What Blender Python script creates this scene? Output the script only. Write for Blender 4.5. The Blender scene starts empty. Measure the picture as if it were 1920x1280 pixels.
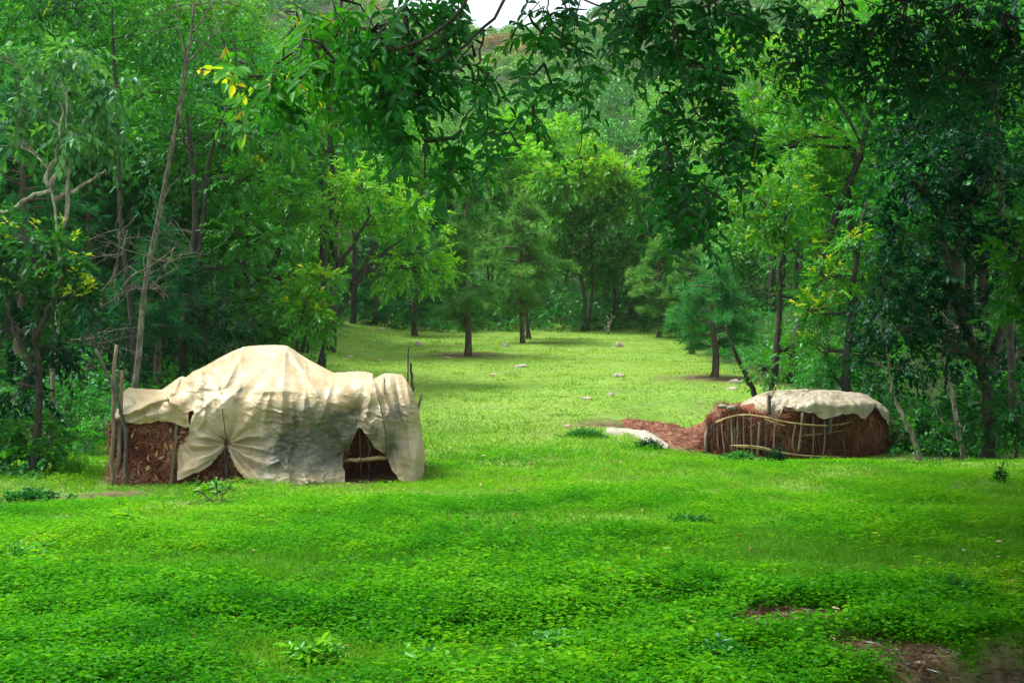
import bpy, math
import numpy as np
from mathutils import Vector

# ------------------------------------------------------------------ camera, light, exposure
scene = bpy.context.scene
F = 2666.0                                   # focal length in pixels of a 1920 wide frame
CAMZ = 1.7
cam_d = bpy.data.cameras.new('camera'); cam = bpy.data.objects.new('camera', cam_d)
scene.collection.objects.link(cam); scene.camera = cam
cam_d.sensor_width = 36.0; cam_d.lens = 36.0 * F / 1920.0
cam_d.clip_start = 0.1; cam_d.clip_end = 3000
cam.location = (0, 0, CAMZ); cam.rotation_euler = (math.radians(90), 0, 0)

SUN_EL, SUN_AZ = math.radians(62), math.radians(-74)   # azimuth measured from +Y towards +X
world = bpy.data.worlds.new('World'); scene.world = world; world.use_nodes = True
nt = world.node_tree; nt.nodes.clear()
sky = nt.nodes.new('ShaderNodeTexSky'); sky.sky_type = 'NISHITA'; sky.sun_disc = False
sky.sun_elevation = SUN_EL; sky.sun_rotation = SUN_AZ
sky.air_density = 1.0; sky.dust_density = 2.5; sky.ozone_density = 1.0
tc = nt.nodes.new('ShaderNodeTexCoord')
cn = nt.nodes.new('ShaderNodeTexNoise'); cn.inputs['Scale'].default_value = 2.2; cn.inputs['Detail'].default_value = 6
cr = nt.nodes.new('ShaderNodeValToRGB'); cr.color_ramp.elements[0].position = .30; cr.color_ramp.elements[1].position = .55
cr.color_ramp.elements[0].color = (.45, .45, .45, 1); cr.color_ramp.elements[1].color = (.95, .95, .95, 1)
cmix = nt.nodes.new('ShaderNodeMixRGB'); cmix.inputs[2].default_value = (8.4, 9.2, 9.0, 1)
bg = nt.nodes.new('ShaderNodeBackground'); bg.inputs['Strength'].default_value = 0.10
wo = nt.nodes.new('ShaderNodeOutputWorld')
nt.links.new(tc.outputs['Generated'], cn.inputs['Vector']); nt.links.new(cn.outputs['Fac'], cr.inputs['Fac'])
nt.links.new(cr.outputs['Color'], cmix.inputs[0]); nt.links.new(sky.outputs['Color'], cmix.inputs[1])
nt.links.new(cmix.outputs[0], bg.inputs['Color']); nt.links.new(bg.outputs[0], wo.inputs['Surface'])
sun_d = bpy.data.lights.new('sun', 'SUN'); sun = bpy.data.objects.new('sun', sun_d)
sun_d.energy = 3.5; sun_d.angle = math.radians(20); sun_d.color = (1.0, .95, .84)
sd = Vector((math.sin(SUN_AZ) * math.cos(SUN_EL), math.cos(SUN_AZ) * math.cos(SUN_EL), math.sin(SUN_EL)))
sun.rotation_euler = sd.to_track_quat('Z', 'Y').to_euler(); sun.location = (0, 0, 60)
scene.collection.objects.link(sun)
scene.view_settings.view_transform = 'Standard'; scene.view_settings.look = 'None'
scene.view_settings.gamma = 1.0; scene.view_settings.exposure = 1.12
scene.render.engine = 'CYCLES'
cy = scene.cycles
cy.max_bounces = 6; cy.diffuse_bounces = 4; cy.glossy_bounces = 1; cy.transmission_bounces = 4
cy.transparent_max_bounces = 4; cy.volume_bounces = 0; cy.caustics_reflective = False; cy.caustics_refractive = False

# ------------------------------------------------------------------ helpers
A = np.array
def nrm(v):
    v = np.asarray(v, float)
    return v / np.maximum(np.linalg.norm(v, axis=-1, keepdims=True), 1e-9)
def W(px, py, d): return A([(px - 960) / F * d, d, CAMZ - (py - 640) / F * d])
def sstep(t): t = np.clip(t, 0, 1); return t * t * (3 - 2 * t)

def vnoise(x, y, seed=0):
    x = np.asarray(x, float); y = np.asarray(y, float)
    xi = np.floor(x).astype(np.int64); yi = np.floor(y).astype(np.int64)
    fx = x - xi; fy = y - yi
    def h(a, b):
        n = (a * 374761393 + b * 668265263 + seed * 1442695041) & 0x7fffffff
        n = ((n ^ (n >> 13)) * 1274126177) & 0x7fffffff
        return ((n ^ (n >> 16)) & 0xffff) / 65535.0
    u = fx * fx * (3 - 2 * fx); v = fy * fy * (3 - 2 * fy)
    return (h(xi, yi) * (1 - u) + h(xi + 1, yi) * u) * (1 - v) + (h(xi, yi + 1) * (1 - u) + h(xi + 1, yi + 1) * u) * v
def fbm(x, y, seed=0, oct=4):
    s = 0; a = .5; t = 0
    for i in range(oct):
        s = s + a * vnoise(np.asarray(x) * 2 ** i, np.asarray(y) * 2 ** i, seed + i * 17); t += a; a *= .5
    return s / t

class MB:
    """collects geometry as numpy arrays and links it as ONE mesh object"""
    def __init__(s): s.v = []; s.t = []; s.f3 = []; s.f4 = []; s.n = 0
    def add(s, v, tri=None, quad=None, tint=.5):
        v = np.asarray(v, float).reshape(-1, 3)
        if tri is not None and len(tri): s.f3.append(np.asarray(tri, np.int64) + s.n)
        if quad is not None and len(quad): s.f4.append(np.asarray(quad, np.int64) + s.n)
        s.v.append(v); s.t.append(np.broadcast_to(np.asarray(tint, float), (len(v),))); s.n += len(v)
    def tube(s, pts, rad, k=6, tint=.5, cap=True, lump=0, seed=0):
        P = np.asarray(pts, float); m = len(P); R = np.broadcast_to(np.asarray(rad, float), (m,))
        T = nrm(np.gradient(P, axis=0))
        ref = A([0., 0, 1]) if abs(T[0][2]) < .8 else A([1., 0, 0])
        U = nrm(np.cross(T, ref)); V = np.cross(T, U)
        an = np.linspace(0, 2 * math.pi, k, endpoint=False)
        RR = R[:, None] * np.ones(k)
        if lump:
            r_ = np.random.default_rng(seed); RR = RR * (1 + lump * (r_.random((m, k)) - .5))
        v = P[:, None] + RR[..., None] * (np.cos(an)[None, :, None] * U[:, None] + np.sin(an)[None, :, None] * V[:, None])
        i = np.arange(m - 1)[:, None] * k; j = np.arange(k)[None]; j2 = (j + 1) % k
        q = np.stack([i + j, i + j2, i + k + j2, i + k + j], -1).reshape(-1, 4)
        tri = []
        v = v.reshape(-1, 3)
        if cap:
            v = np.vstack([v, P[0], P[-1]]); a = m * k
            tri = [[a, (x + 1) % k, x] for x in range(k)] + [[a + 1, (m - 1) * k + x, (m - 1) * k + (x + 1) % k] for x in range(k)]
        s.add(v, tri, q, tint)
    def grid(s, V, closed=False, tint=.5):
        V = np.asarray(V, float); a, b = V.shape[:2]
        i = np.arange(a - 1)[:, None] * b; bb = b if closed else b - 1
        j = np.arange(bb)[None]; j2 = (j + 1) % b
        s.add(V.reshape(-1, 3), None, np.stack([i + j, i + j2, i + b + j2, i + b + j], -1).reshape(-1, 4), np.asarray(tint).reshape(-1) if np.ndim(tint) else tint)
    def build(s, name, mat, parent=None, smooth=False, loc=None):
        me = bpy.data.meshes.new(name)
        v = np.vstack(s.v); t = np.concatenate(s.t)
        f3 = np.vstack(s.f3) if s.f3 else np.zeros((0, 3), np.int64)
        f4 = np.vstack(s.f4) if s.f4 else np.zeros((0, 4), np.int64)
        me.vertices.add(len(v)); me.vertices.foreach_set('co', v.astype(np.float32).ravel())
        loops = np.concatenate([f3.ravel(), f4.ravel()]).astype(np.int32)
        me.loops.add(len(loops)); me.loops.foreach_set('vertex_index', loops)
        st = np.concatenate([np.arange(len(f3)) * 3, len(f3) * 3 + np.arange(len(f4)) * 4]).astype(np.int32)
        me.polygons.add(len(st)); me.polygons.foreach_set('loop_start', st)
        me.update(calc_edges=True)
        if smooth: me.polygons.foreach_set('use_smooth', np.ones(len(st), bool))
        at = me.attributes.new('tint', 'FLOAT', 'POINT'); at.data.foreach_set('value', t.astype(np.float32))
        me.materials.append(mat)
        o = bpy.data.objects.new(name, me); scene.collection.objects.link(o)
        if parent is not None: o.parent = parent
        if loc is not None: o.location = loc
        return o

def tag(o, label=None, cat=None, group=None, kind=None):
    if label: o['label'] = label
    if cat: o['category'] = cat
    if group: o['group'] = group
    if kind: o['kind'] = kind
    return o
def empty(name, loc, label=None, cat=None, group=None):
    o = bpy.data.objects.new(name, None); scene.collection.objects.link(o); o.location = loc
    o.empty_display_size = .2
    return tag(o, label, cat, group)

def leaves(mb, P, D, N, L, Wd, tint, curl=.15, simple=False):
    """oval leaves: base P, direction D, face normal N, length L, width Wd"""
    n = len(P)
    if n == 0: return
    D = nrm(D); S = nrm(np.cross(D, N)); N = nrm(np.cross(S, D))
    L = np.broadcast_to(L, (n,))[:, None]; Wd = np.broadcast_to(Wd, (n,))[:, None]
    tint = np.broadcast_to(tint, (n,))
    if simple:
        v = np.stack([P, P + D * L * .45 + S * Wd * .5 + N * L * .05, P + D * L - N * L * curl, P + D * L * .45 - S * Wd * .5 + N * L * .05], 1)
        b = np.arange(n)[:, None] * 4
        mb.add(v.reshape(-1, 3), np.concatenate([b + [[0, 1, 2]], b + [[0, 2, 3]]]), None, np.repeat(tint, 4))
    else:
        v = np.stack([P, P + D * L * .28 + S * Wd * .46 + N * L * .07, P + D * L * .66 + S * Wd * .40 + N * L * .03,
                      P + D * L - N * L * curl, P + D * L * .66 - S * Wd * .40 + N * L * .03, P + D * L * .28 - S * Wd * .46 + N * L * .07], 1)
        b = np.arange(n)[:, None] * 6
        mb.add(v.reshape(-1, 3), None, np.concatenate([b + [[0, 1, 2, 3]], b + [[0, 3, 4, 5]]]), np.repeat(tint, 6))
def blades(mb, P, D, L, Wd, tint, rng, bend=None):
    """thin tapering blades / needles; optional bend gives a two-piece curved blade"""
    n = len(P); D = nrm(D); R = rng.normal(size=(n, 3)); S = nrm(np.cross(D, R))
    L = np.broadcast_to(L, (n,))[:, None]; Wd = np.broadcast_to(Wd, (n,))[:, None]; tint = np.broadcast_to(tint, (n,))
    if bend is None:
        v = np.stack([P + S * Wd * .5, P - S * Wd * .5, P + D * L], 1); b = np.arange(n)[:, None] * 3
        mb.add(v.reshape(-1, 3), b + [[0, 1, 2]], None, np.repeat(tint, 3))
    else:
        M = P + D * L * .55; T = P + D * L * .95 + bend
        v = np.stack([P + S * Wd * .5, P - S * Wd * .5, M - S * Wd * .42, M + S * Wd * .42, T], 1); b = np.arange(n)[:, None] * 5
        mb.add(v.reshape(-1, 3), b + [[3, 2, 4]], b + [[0, 1, 2, 3]], np.repeat(tint, 5))

# ------------------------------------------------------------------ materials
def new_mat(name):
    m = bpy.data.materials.new(name); m.use_nodes = True; m.node_tree.nodes.clear()
    return m, m.node_tree
def nd(t, typ, **kw):
    n = t.nodes.new(typ)
    for k, v in kw.items(): setattr(n, k, v)
    return n
def ramp(t, fac, stops):
    r = nd(t, 'ShaderNodeValToRGB'); e = r.color_ramp.elements
    while len(e) < len(stops): e.new(.5)
    for i, (p, c) in enumerate(stops):
        e[i].position = p; e[i].color = (*c, 1)
    t.links.new(fac, r.inputs[0]); return r.outputs[0]
def noise(t, scale, detail=4, vec=None, rough=.55):
    n = nd(t, 'ShaderNodeTexNoise'); n.inputs['Scale'].default_value = scale; n.inputs['Detail'].default_value = detail
    n.inputs['Roughness'].default_value = rough
    if vec is not None: t.links.new(vec, n.inputs['Vector'])
    return n.outputs['Fac']
def leaf_mat(name, stops, transl=.42, gloss=.025, rough=.4, glc=(.75, .9, 1)):
    m, t = new_mat(name)
    a = nd(t, 'ShaderNodeAttribute', attribute_name='tint')
    oi = nd(t, 'ShaderNodeObjectInfo')
    col = ramp(t, a.outputs['Fac'], stops)
    hs = nd(t, 'ShaderNodeHueSaturation')
    mr = nd(t, 'ShaderNodeMapRange'); mr.inputs[3].default_value = .82; mr.inputs[4].default_value = 1.18
    t.links.new(oi.outputs['Random'], mr.inputs[0]); t.links.new(mr.outputs[0], hs.inputs['Value']); t.links.new(col, hs.inputs['Color'])
    d = nd(t, 'ShaderNodeBsdfDiffuse'); tr = nd(t, 'ShaderNodeBsdfTranslucent'); g = nd(t, 'ShaderNodeBsdfGlossy')
    g.inputs['Roughness'].default_value = rough; g.inputs['Color'].default_value = (*glc, 1)
    trc = nd(t, 'ShaderNodeMixRGB', blend_type='MULTIPLY'); trc.inputs[0].default_value = 1; trc.inputs[2].default_value = (1.5, 1.35, .6, 1)
    t.links.new(hs.outputs[0], d.inputs[0]); t.links.new(hs.outputs[0], trc.inputs[1]); t.links.new(trc.outputs[0], tr.inputs[0])
    m1 = nd(t, 'ShaderNodeMixShader'); m1.inputs[0].default_value = transl
    m2 = nd(t, 'ShaderNodeMixShader'); m2.inputs[0].default_value = gloss
    t.links.new(d.outputs[0], m1.inputs[1]); t.links.new(tr.outputs[0], m1.inputs[2])
    t.links.new(m1.outputs[0], m2.inputs[1]); t.links.new(g.outputs[0], m2.inputs[2])
    o = nd(t, 'ShaderNodeOutputMaterial'); t.links.new(m2.outputs[0], o.inputs[0])
    return m
def rough_mat(name, stops, scale=8, stretch=(1, 1, 1), bump=.3, rough=.85, use_tint=False, spec=.2, dist=.02):
    m, t = new_mat(name)
    tcn = nd(t, 'ShaderNodeTexCoord'); mp = nd(t, 'ShaderNodeMapping'); mp.inputs['Scale'].default_value = stretch
    t.links.new(tcn.outputs['Object'], mp.inputs[0])
    f = noise(t, scale, 6, mp.outputs[0], .65)
    if use_tint:
        a = nd(t, 'ShaderNodeAttribute', attribute_name='tint')
        ad = nd(t, 'ShaderNodeMath', operation='MULTIPLY_ADD'); ad.inputs[1].default_value = .45; t.links.new(f, ad.inputs[0])
        t2 = nd(t, 'ShaderNodeMath', operation='MULTIPLY'); t2.inputs[1].default_value = .75; t.links.new(a.outputs['Fac'], t2.inputs[0])
        t.links.new(t2.outputs[0], ad.inputs[2]); cf = ad.outputs[0]
    else: cf = f
    c = ramp(t, cf, stops)
    p = nd(t, 'ShaderNodeBsdfPrincipled'); p.inputs['Roughness'].default_value = rough; p.inputs['Specular IOR Level'].default_value = spec
    t.links.new(c, p.inputs['Base Color'])
    b = nd(t, 'ShaderNodeBump'); b.inputs['Strength'].default_value = bump; b.inputs['Distance'].default_value = dist
    t.links.new(f, b.inputs['Height']); t.links.new(b.outputs[0], p.inputs['Normal'])
    o = nd(t, 'ShaderNodeOutputMaterial'); t.links.new(p.outputs[0], o.inputs[0])
    return m

def G(r, g, b): return (r, g, b)
YO = [(.90, G(.24, .40, .012)), (.97, G(.40, .47, .03)), (1.0, G(.50, .38, .05))]
M = {}
M['leaf_mid'] = leaf_mat('leaf_mid_green', [(0, G(.004, .055, .012)), (.5, G(.026, .200, .020)), (.86, G(.100, .340, .014))] + YO)
M['leaf_bright'] = leaf_mat('leaf_bright_green', [(0, G(.010, .105, .010)), (.5, G(.052, .270, .014)), (.86, G(.160, .430, .014))] + YO, .45)
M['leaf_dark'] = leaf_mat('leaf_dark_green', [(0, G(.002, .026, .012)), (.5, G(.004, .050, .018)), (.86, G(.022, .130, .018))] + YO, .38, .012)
M['leaf_droop'] = leaf_mat('leaf_pale_droopy', [(0, G(.016, .110, .030)), (.5, G(.045, .210, .050)), (.86, G(.110, .330, .070))] + YO, .42, .03)
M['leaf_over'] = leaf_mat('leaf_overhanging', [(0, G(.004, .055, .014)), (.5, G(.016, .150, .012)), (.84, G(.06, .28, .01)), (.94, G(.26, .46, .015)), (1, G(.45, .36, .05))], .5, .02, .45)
M['needle'] = leaf_mat('pine_needles_green', [(0, G(.012, .100, .025)), (.5, G(.062, .250, .050)), (.9, G(.180, .400, .075)), (1, G(.22, .28, .07))], .35, .02)
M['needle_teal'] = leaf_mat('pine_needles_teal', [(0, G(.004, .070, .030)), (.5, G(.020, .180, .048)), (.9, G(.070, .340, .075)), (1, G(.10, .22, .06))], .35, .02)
M['weed'] = leaf_mat('weed_leaves', [(0, G(.010, .105, .007)), (.35, G(.030, .215, .005)), (.65, G(.080, .335, .007)), (.95, G(.190, .430, .010)), (1, G(.42, .40, .14))], .45, .005)
M['grass'] = leaf_mat('grass_blades', [(0, G(.014, .110, .014)), (.5, G(.075, .250, .016)), (.9, G(.190, .360, .025)), (1, G(.26, .34, .06))], .4, .0)
M['meadow'] = leaf_mat('meadow_blades', [(0, G(.04, .20, .03)), (.25, G(.17, .33, .05)), (.5, G(.27, .41, .075)), (.9, G(.35, .46, .11)), (1, G(.38, .40, .15))], .5, .0)
M['far'] = leaf_mat('distant_leaves', [(0, G(.010, .085, .030)), (.4, G(.042, .230, .032)), (.68, G(.130, .370, .035)), (.83, G(.22, .32, .06)), (1, G(.28, .19, .09))], .2, .02)
M['bark_pale'] = rough_mat('bark_pale_grey', [(.3, G(.03, .028, .020)), (.5, G(.20, .18, .14)), (.68, G(.42, .40, .33))], 14, (1, 1, .35), .6)
M['bark_mid'] = rough_mat('bark_mid_grey_brown', [(.3, G(.03, .028, .022)), (.5, G(.10, .09, .07)), (.7, G(.24, .22, .18))], 16, (1, 1, .4), .8)
M['bark_dark'] = rough_mat('bark_dark', [(.2, G(.010, .012, .010)), (.5, G(.035, .035, .028)), (.8, G(.09, .085, .07))], 14, (1, 1, .35), .6)
M['bark_pine'] = rough_mat('bark_pine_brown', [(.25, G(.025, .018, .014)), (.5, G(.085, .064, .050)), (.75, G(.20, .16, .13))], 10, (1, 1, .25), .8)
M['wood_old'] = rough_mat('weathered_wood', [(.2, G(.05, .038, .025)), (.5, G(.17, .13, .09)), (.8, G(.33, .27, .19))], 22, (1, 1, .15), .6)
M['wood_dark'] = rough_mat('dark_mossy_wood', [(.2, G(.014, .014, .014)), (.5, G(.06, .05, .045)), (.75, G(.17, .18, .15))], 22, (1, 1, .3), .6)
M['bamboo'] = rough_mat('split_bamboo', [(.3, G(.12, .085, .04)), (.5, G(.33, .25, .12)), (.7, G(.50, .41, .22))], 16, (.3, 1, 1), .3, .6)
M['cord'] = rough_mat('dark_cord', [(.2, G(.03, .027, .02)), (.8, G(.10, .085, .06))], 30, (1, 1, 1), .2)
M['straw'] = rough_mat('pine_needle_thatch', [(0, G(.015, .006, .005)), (.28, G(.10, .034, .024)), (.52, G(.25, .090, .058)), (.8, G(.44, .20, .13)), (1, G(.55, .36, .22))], 9, (1, 1, 1), .8, .95, True, .05, .05)
M['straw_red'] = rough_mat('red_needle_thatch', [(0, G(.02, .010, .007)), (.30, G(.10, .036, .022)), (.55, G(.235, .088, .052)), (.8, G(.34, .18, .12)), (1, G(.60, .42, .30))], 9, (1, 1, 1), .8, .95, True, .05, .05)
M['stone'] = rough_mat('pale_stone', [(.25, G(.13, .11, .085)), (.5, G(.32, .28, .23)), (.8, G(.50, .46, .40))], 9, (1, 1, 1), .8)
M['stone_red'] = rough_mat('reddish_stone', [(.25, G(.18, .11, .07)), (.5, G(.30, .23, .16)), (.8, G(.44, .35, .26))], 9, (1, 1, 1), .8)
M['soil'] = rough_mat('red_soil', [(.2, G(.07, .028, .018)), (.5, G(.18, .085, .055)), (.8, G(.32, .18, .12))], 5, (1, 1, 1), .9, .95)
M['dry'] = leaf_mat('dry_leaves', [(0, G(.09, .052, .034)), (.5, G(.27, .14, .085)), (1, G(.55, .36, .18))], .2, .05)

def tarp_mat(name, base, stain_shade, transl, stain_shade_amt):
    m, t = new_mat(name)
    tcn = nd(t, 'ShaderNodeTexCoord'); a = nd(t, 'ShaderNodeAttribute', attribute_name='tint')
    n1 = noise(t, 2.6, 9, tcn.outputs['Object'], .68); n2 = noise(t, 9, 5, tcn.outputs['Object'], .7)
    # tint carries dirt and the tent's painted dim backlight; noise breaks it up
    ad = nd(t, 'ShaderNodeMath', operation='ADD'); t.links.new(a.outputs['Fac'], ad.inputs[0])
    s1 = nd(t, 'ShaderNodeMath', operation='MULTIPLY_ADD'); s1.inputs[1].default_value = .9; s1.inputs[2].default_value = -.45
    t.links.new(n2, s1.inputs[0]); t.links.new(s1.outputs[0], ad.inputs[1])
    cl = nd(t, 'ShaderNodeMath', operation='MULTIPLY', use_clamp=True); cl.inputs[1].default_value = stain_shade_amt; t.links.new(ad.outputs[0], cl.inputs[0])
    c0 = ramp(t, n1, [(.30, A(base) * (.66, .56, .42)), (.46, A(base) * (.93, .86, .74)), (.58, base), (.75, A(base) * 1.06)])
    mx = nd(t, 'ShaderNodeMixRGB'); mx.inputs[2].default_value = (*stain_shade, 1)
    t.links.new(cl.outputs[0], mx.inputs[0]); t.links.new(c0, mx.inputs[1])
    mp = nd(t, 'ShaderNodeMapping'); mp.inputs['Scale'].default_value = (1, 1, 2.2); mp.inputs['Rotation'].default_value = (0, .5, 0)
    t.links.new(tcn.outputs['Object'], mp.inputs[0])
    vo = nd(t, 'ShaderNodeTexNoise', noise_type='RIDGED_MULTIFRACTAL') if 'noise_type' in dir(nd(t, 'ShaderNodeTexNoise')) else nd(t, 'ShaderNodeTexNoise')
    vo.inputs['Scale'].default_value = 10; vo.inputs['Detail'].default_value = 5; t.links.new(mp.outputs[0], vo.inputs['Vector'])
    b = nd(t, 'ShaderNodeBump'); b.inputs['Strength'].default_value = .7; b.inputs['Distance'].default_value = .014
    t.links.new(vo.outputs['Fac'], b.inputs['Height'])
    d = nd(t, 'ShaderNodeBsdfDiffuse'); tr = nd(t, 'ShaderNodeBsdfTranslucent'); g = nd(t, 'ShaderNodeBsdfGlossy'); g.inputs['Roughness'].default_value = .42
    for s_ in (d, tr): t.links.new(mx.outputs[0], s_.inputs[0])
    for s_ in (d, tr, g): t.links.new(b.outputs[0], s_.inputs['Normal'])
    m1 = nd(t, 'ShaderNodeMixShader'); m1.inputs[0].default_value = transl; m2 = nd(t, 'ShaderNodeMixShader'); m2.inputs[0].default_value = .04
    t.links.new(d.outputs[0], m1.inputs[1]); t.links.new(tr.outputs[0], m1.inputs[2])
    t.links.new(m1.outputs[0], m2.inputs[1]); t.links.new(g.outputs[0], m2.inputs[2])
    o = nd(t, 'ShaderNodeOutputMaterial'); t.links.new(m2.outputs[0], o.inputs[0])
    return m
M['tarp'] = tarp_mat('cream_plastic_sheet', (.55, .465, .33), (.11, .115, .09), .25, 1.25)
M['tarp_hut'] = tarp_mat('grey_cream_sheet', (.35, .325, .265), (.13, .12, .09), .12, 1.3)
M['tarp_white'] = tarp_mat('white_sheet', (.52, .52, .49), (.30, .27, .21), .15, 1.)

# ------------------------------------------------------------------ the land
_ys = A([-40, 0, 18, 21, 25, 30, 35, 45, 52, 60, 68, 80, 100, 130, 180, 260, 330, 360, 420, 900], float)
_zs = A([0, 0, 0, .05, .2, .48, .80, 1.23, 1.62, 2.1, 3.2, 5.6, 10.5, 17.5, 30, 53.5, 71, 73.5, 60, 40], float)
_ty = np.arange(-40, 900, .5); _tz = np.interp(_ty, _ys, _zs)
_k = np.exp(-np.linspace(-2, 2, 13) ** 2); _k /= _k.sum(); _tz = np.convolve(np.pad(_tz, 6, mode='edge'), _k, 'valid')
def H(x, y):
    x = np.asarray(x, float); y = np.asarray(y, float)
    z = np.interp(y, _ty, _tz)
    z = z + np.clip(-x - 4.2, 0, 30) * np.clip(y - 21, 0, 16) * .010
    z = z + np.clip(x - 8.5, 0, 30) * np.clip(y - 24, 0, 20) * .020
    far = sstep((y - 90) / 150)
    z = z + far * (np.abs(x - 2) * .22 * sstep((np.abs(x - 2) - 8) / 40) + (fbm(x / 45, y / 60, 5) - .5) * 16)
    z = z - .57 * sstep((x - 1.7) / 1.9) * (1 - sstep((x - 9) / 5)) * sstep((y - 19.2) / 4.2) * (1 - sstep((y - 26.8) / 5))
    z = z - .12 * np.exp(-((x + 5.2) / 1.4) ** 2 - ((y - 16.3) / 1.6) ** 2)
    e = (x - 1.5) * 1.7 - (y - 7.0) * 1.58 + (fbm(x * 1.5, y * 1.5, 9) - .5) * .9
    bk_ = sstep(e / .55) * (y < 14); z = z - .30 * bk_ + bk_ * ((fbm(x * 3, y * 3, 91) - .5) * .16 + (fbm(x * 11, y * 11, 92) - .5) * .05)
    z = z + (fbm(x / 2.3, y / 2.3, 1) - .5) * .16 + (fbm(x * 1.6, y * 1.6, 2) - .5) * .05
    return z
def soil_mask(x, y):
    x = np.asarray(x, float); y = np.asarray(y, float)
    n = fbm(x * 2.2, y * 2.2, 31); s = 0
    e = (x - 1.5) * 1.7 - (y - 7.0) * 1.58
    s = np.maximum(0, .92 * sstep((e - .05) / .4) * (y < 14))
    for cx, cy_, rx, ry, a in ((1.75, 8.8, .46, .36, 1.1), (1.42, 8.45, .34, .25, .95), (2.1, 7.8, .46, .42, 1.15), (1.3, 7.6, .25, .25, .7), (-4.75, 16.2, .7, .5, 1.1), (-3.4, 16.75, 1.2, .22, .6), (-2.2, 17.9, 1.1, .9, 1.6), (-3.6, 18.2, 1.2, .9, 1.6),
                              (-1.43, 45, 1.3, 1.2, .9), (4.95, 34.6, 1.3, .9, .9), (2.0, 25.6, 1.2, .7, .8), (3.2, 25.2, .8, .9, .9), (1.0, 52, 1.2, .8, .6)):
        s = np.maximum(s, a * np.exp(-((x - cx) / rx) ** 2 - ((y - cy_) / ry) ** 2) * 1.25)
    return np.clip(s - (n - .5) * 1.1, 0, 1)
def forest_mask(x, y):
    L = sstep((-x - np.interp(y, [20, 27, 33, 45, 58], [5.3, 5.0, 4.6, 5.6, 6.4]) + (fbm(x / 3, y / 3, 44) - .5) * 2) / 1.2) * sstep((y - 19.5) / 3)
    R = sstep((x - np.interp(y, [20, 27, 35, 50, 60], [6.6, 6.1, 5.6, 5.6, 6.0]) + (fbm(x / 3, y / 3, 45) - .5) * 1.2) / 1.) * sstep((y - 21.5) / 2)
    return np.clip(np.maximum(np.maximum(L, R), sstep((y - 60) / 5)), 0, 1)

m, t = new_mat('ground_soil_and_turf')
tcn = nd(t, 'ShaderNodeTexCoord')
a1 = nd(t, 'ShaderNodeAttribute', attribute_name='tint'); a2 = nd(t, 'ShaderNodeAttribute', attribute_name='litter')
f1 = noise(t, .55, 6, tcn.outputs['Object'], .7); f2 = noise(t, 6, 6, tcn.outputs['Object'], .7); f3 = noise(t, 2.2, 8, tcn.outputs['Object'], .75)
g1 = ramp(t, f1, [(.3, G(.10, .21, .04)), (.5, G(.165, .28, .05)), (.68, G(.24, .32, .08))])
g2 = ramp(t, f2, [(.3, G(.04, .13, .015)), (.5, G(.11, .24, .03)), (.75, G(.20, .29, .06))])
mg = nd(t, 'ShaderNodeMixRGB'); mg.inputs[0].default_value = .45; t.links.new(g1, mg.inputs[1]); t.links.new(g2, mg.inputs[2])
so = ramp(t, f2, [(.25, G(.02, .014, .010)), (.5, G(.085, .055, .036)), (.75, G(.20, .135, .095))])
ms = nd(t, 'ShaderNodeMixRGB'); t.links.new(a1.outputs['Fac'], ms.inputs[0]); t.links.new(mg.outputs[0], ms.inputs[1]); t.links.new(so, ms.inputs[2])
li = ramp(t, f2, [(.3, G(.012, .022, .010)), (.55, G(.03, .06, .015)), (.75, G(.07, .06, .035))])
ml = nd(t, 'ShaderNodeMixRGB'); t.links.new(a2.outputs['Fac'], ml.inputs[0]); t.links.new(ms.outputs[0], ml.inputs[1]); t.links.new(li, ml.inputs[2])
p = nd(t, 'ShaderNodeBsdfPrincipled'); p.inputs['Roughness'].default_value = .95; p.inputs['Specular IOR Level'].default_value = .1
b = nd(t, 'ShaderNodeBump'); b.inputs['Strength'].default_value = .7; b.inputs['Distance'].default_value = .05
t.links.new(f2, b.inputs['Height']); t.links.new(b.outputs[0], p.inputs['Normal']); t.links.new(ml.outputs[0], p.inputs['Base Color'])
o = nd(t, 'ShaderNodeOutputMaterial'); t.links.new(p.outputs[0], o.inputs[0]); M['ground'] = m

gy = np.concatenate([np.arange(-30, 4, 2.), np.arange(4, 12, .08), np.arange(12, 30, .14), np.arange(30, 64, .35), np.arange(64, 140, 2), np.arange(140, 900, 8)])
gx = np.concatenate([-np.geomspace(9, 500, 46)[::-1], np.arange(-8.85, 8.9, .13), np.geomspace(9, 500, 46)])
X, Y = np.meshgrid(gx, gy, indexing='xy'); Z = H(X, Y)
mb = MB(); mb.grid(np.stack([X, Y, Z], -1), tint=soil_mask(X, Y) * (Y < 70))
ground = mb.build('ground', M['ground'], smooth=True); tag(ground, kind='structure')
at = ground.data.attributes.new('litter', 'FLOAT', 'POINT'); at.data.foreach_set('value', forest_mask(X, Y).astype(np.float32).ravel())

# ------------------------------------------------------------------ tree builders
def limb(mb, a, b, r0, r1, rng, sag=.12, n=6, k=5, lift=.25):
    a = A(a, float); b = A(b, float); L = np.linalg.norm(b - a)
    t = np.linspace(0, 1, n)[:, None]
    mid = rng.normal(size=3) * L * sag; mid[2] = -abs(mid[2]) * .3 + L * lift * .3
    P = a * (1 - t) + b * t + mid * 4 * t * (1 - t) * .5 + rng.normal(size=(n, 3)) * L * .018 * np.sin(t * math.pi)
    mb.tube(P, np.linspace(r0, r1, n), k, cap=False); return P

def smooth_line(P, n):
    P = A(P, float); d = np.r_[0, np.cumsum(np.linalg.norm(np.diff(P, axis=0), axis=1))]; s = np.linspace(0, d[-1], n)
    Q = np.stack([np.interp(s, d, P[:, i]) for i in range(P.shape[1])], 1)
    for _ in range(2):
        Q[1:-1] = (Q[:-2] + 2 * Q[1:-1] + Q[2:]) / 4
    return Q

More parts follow.
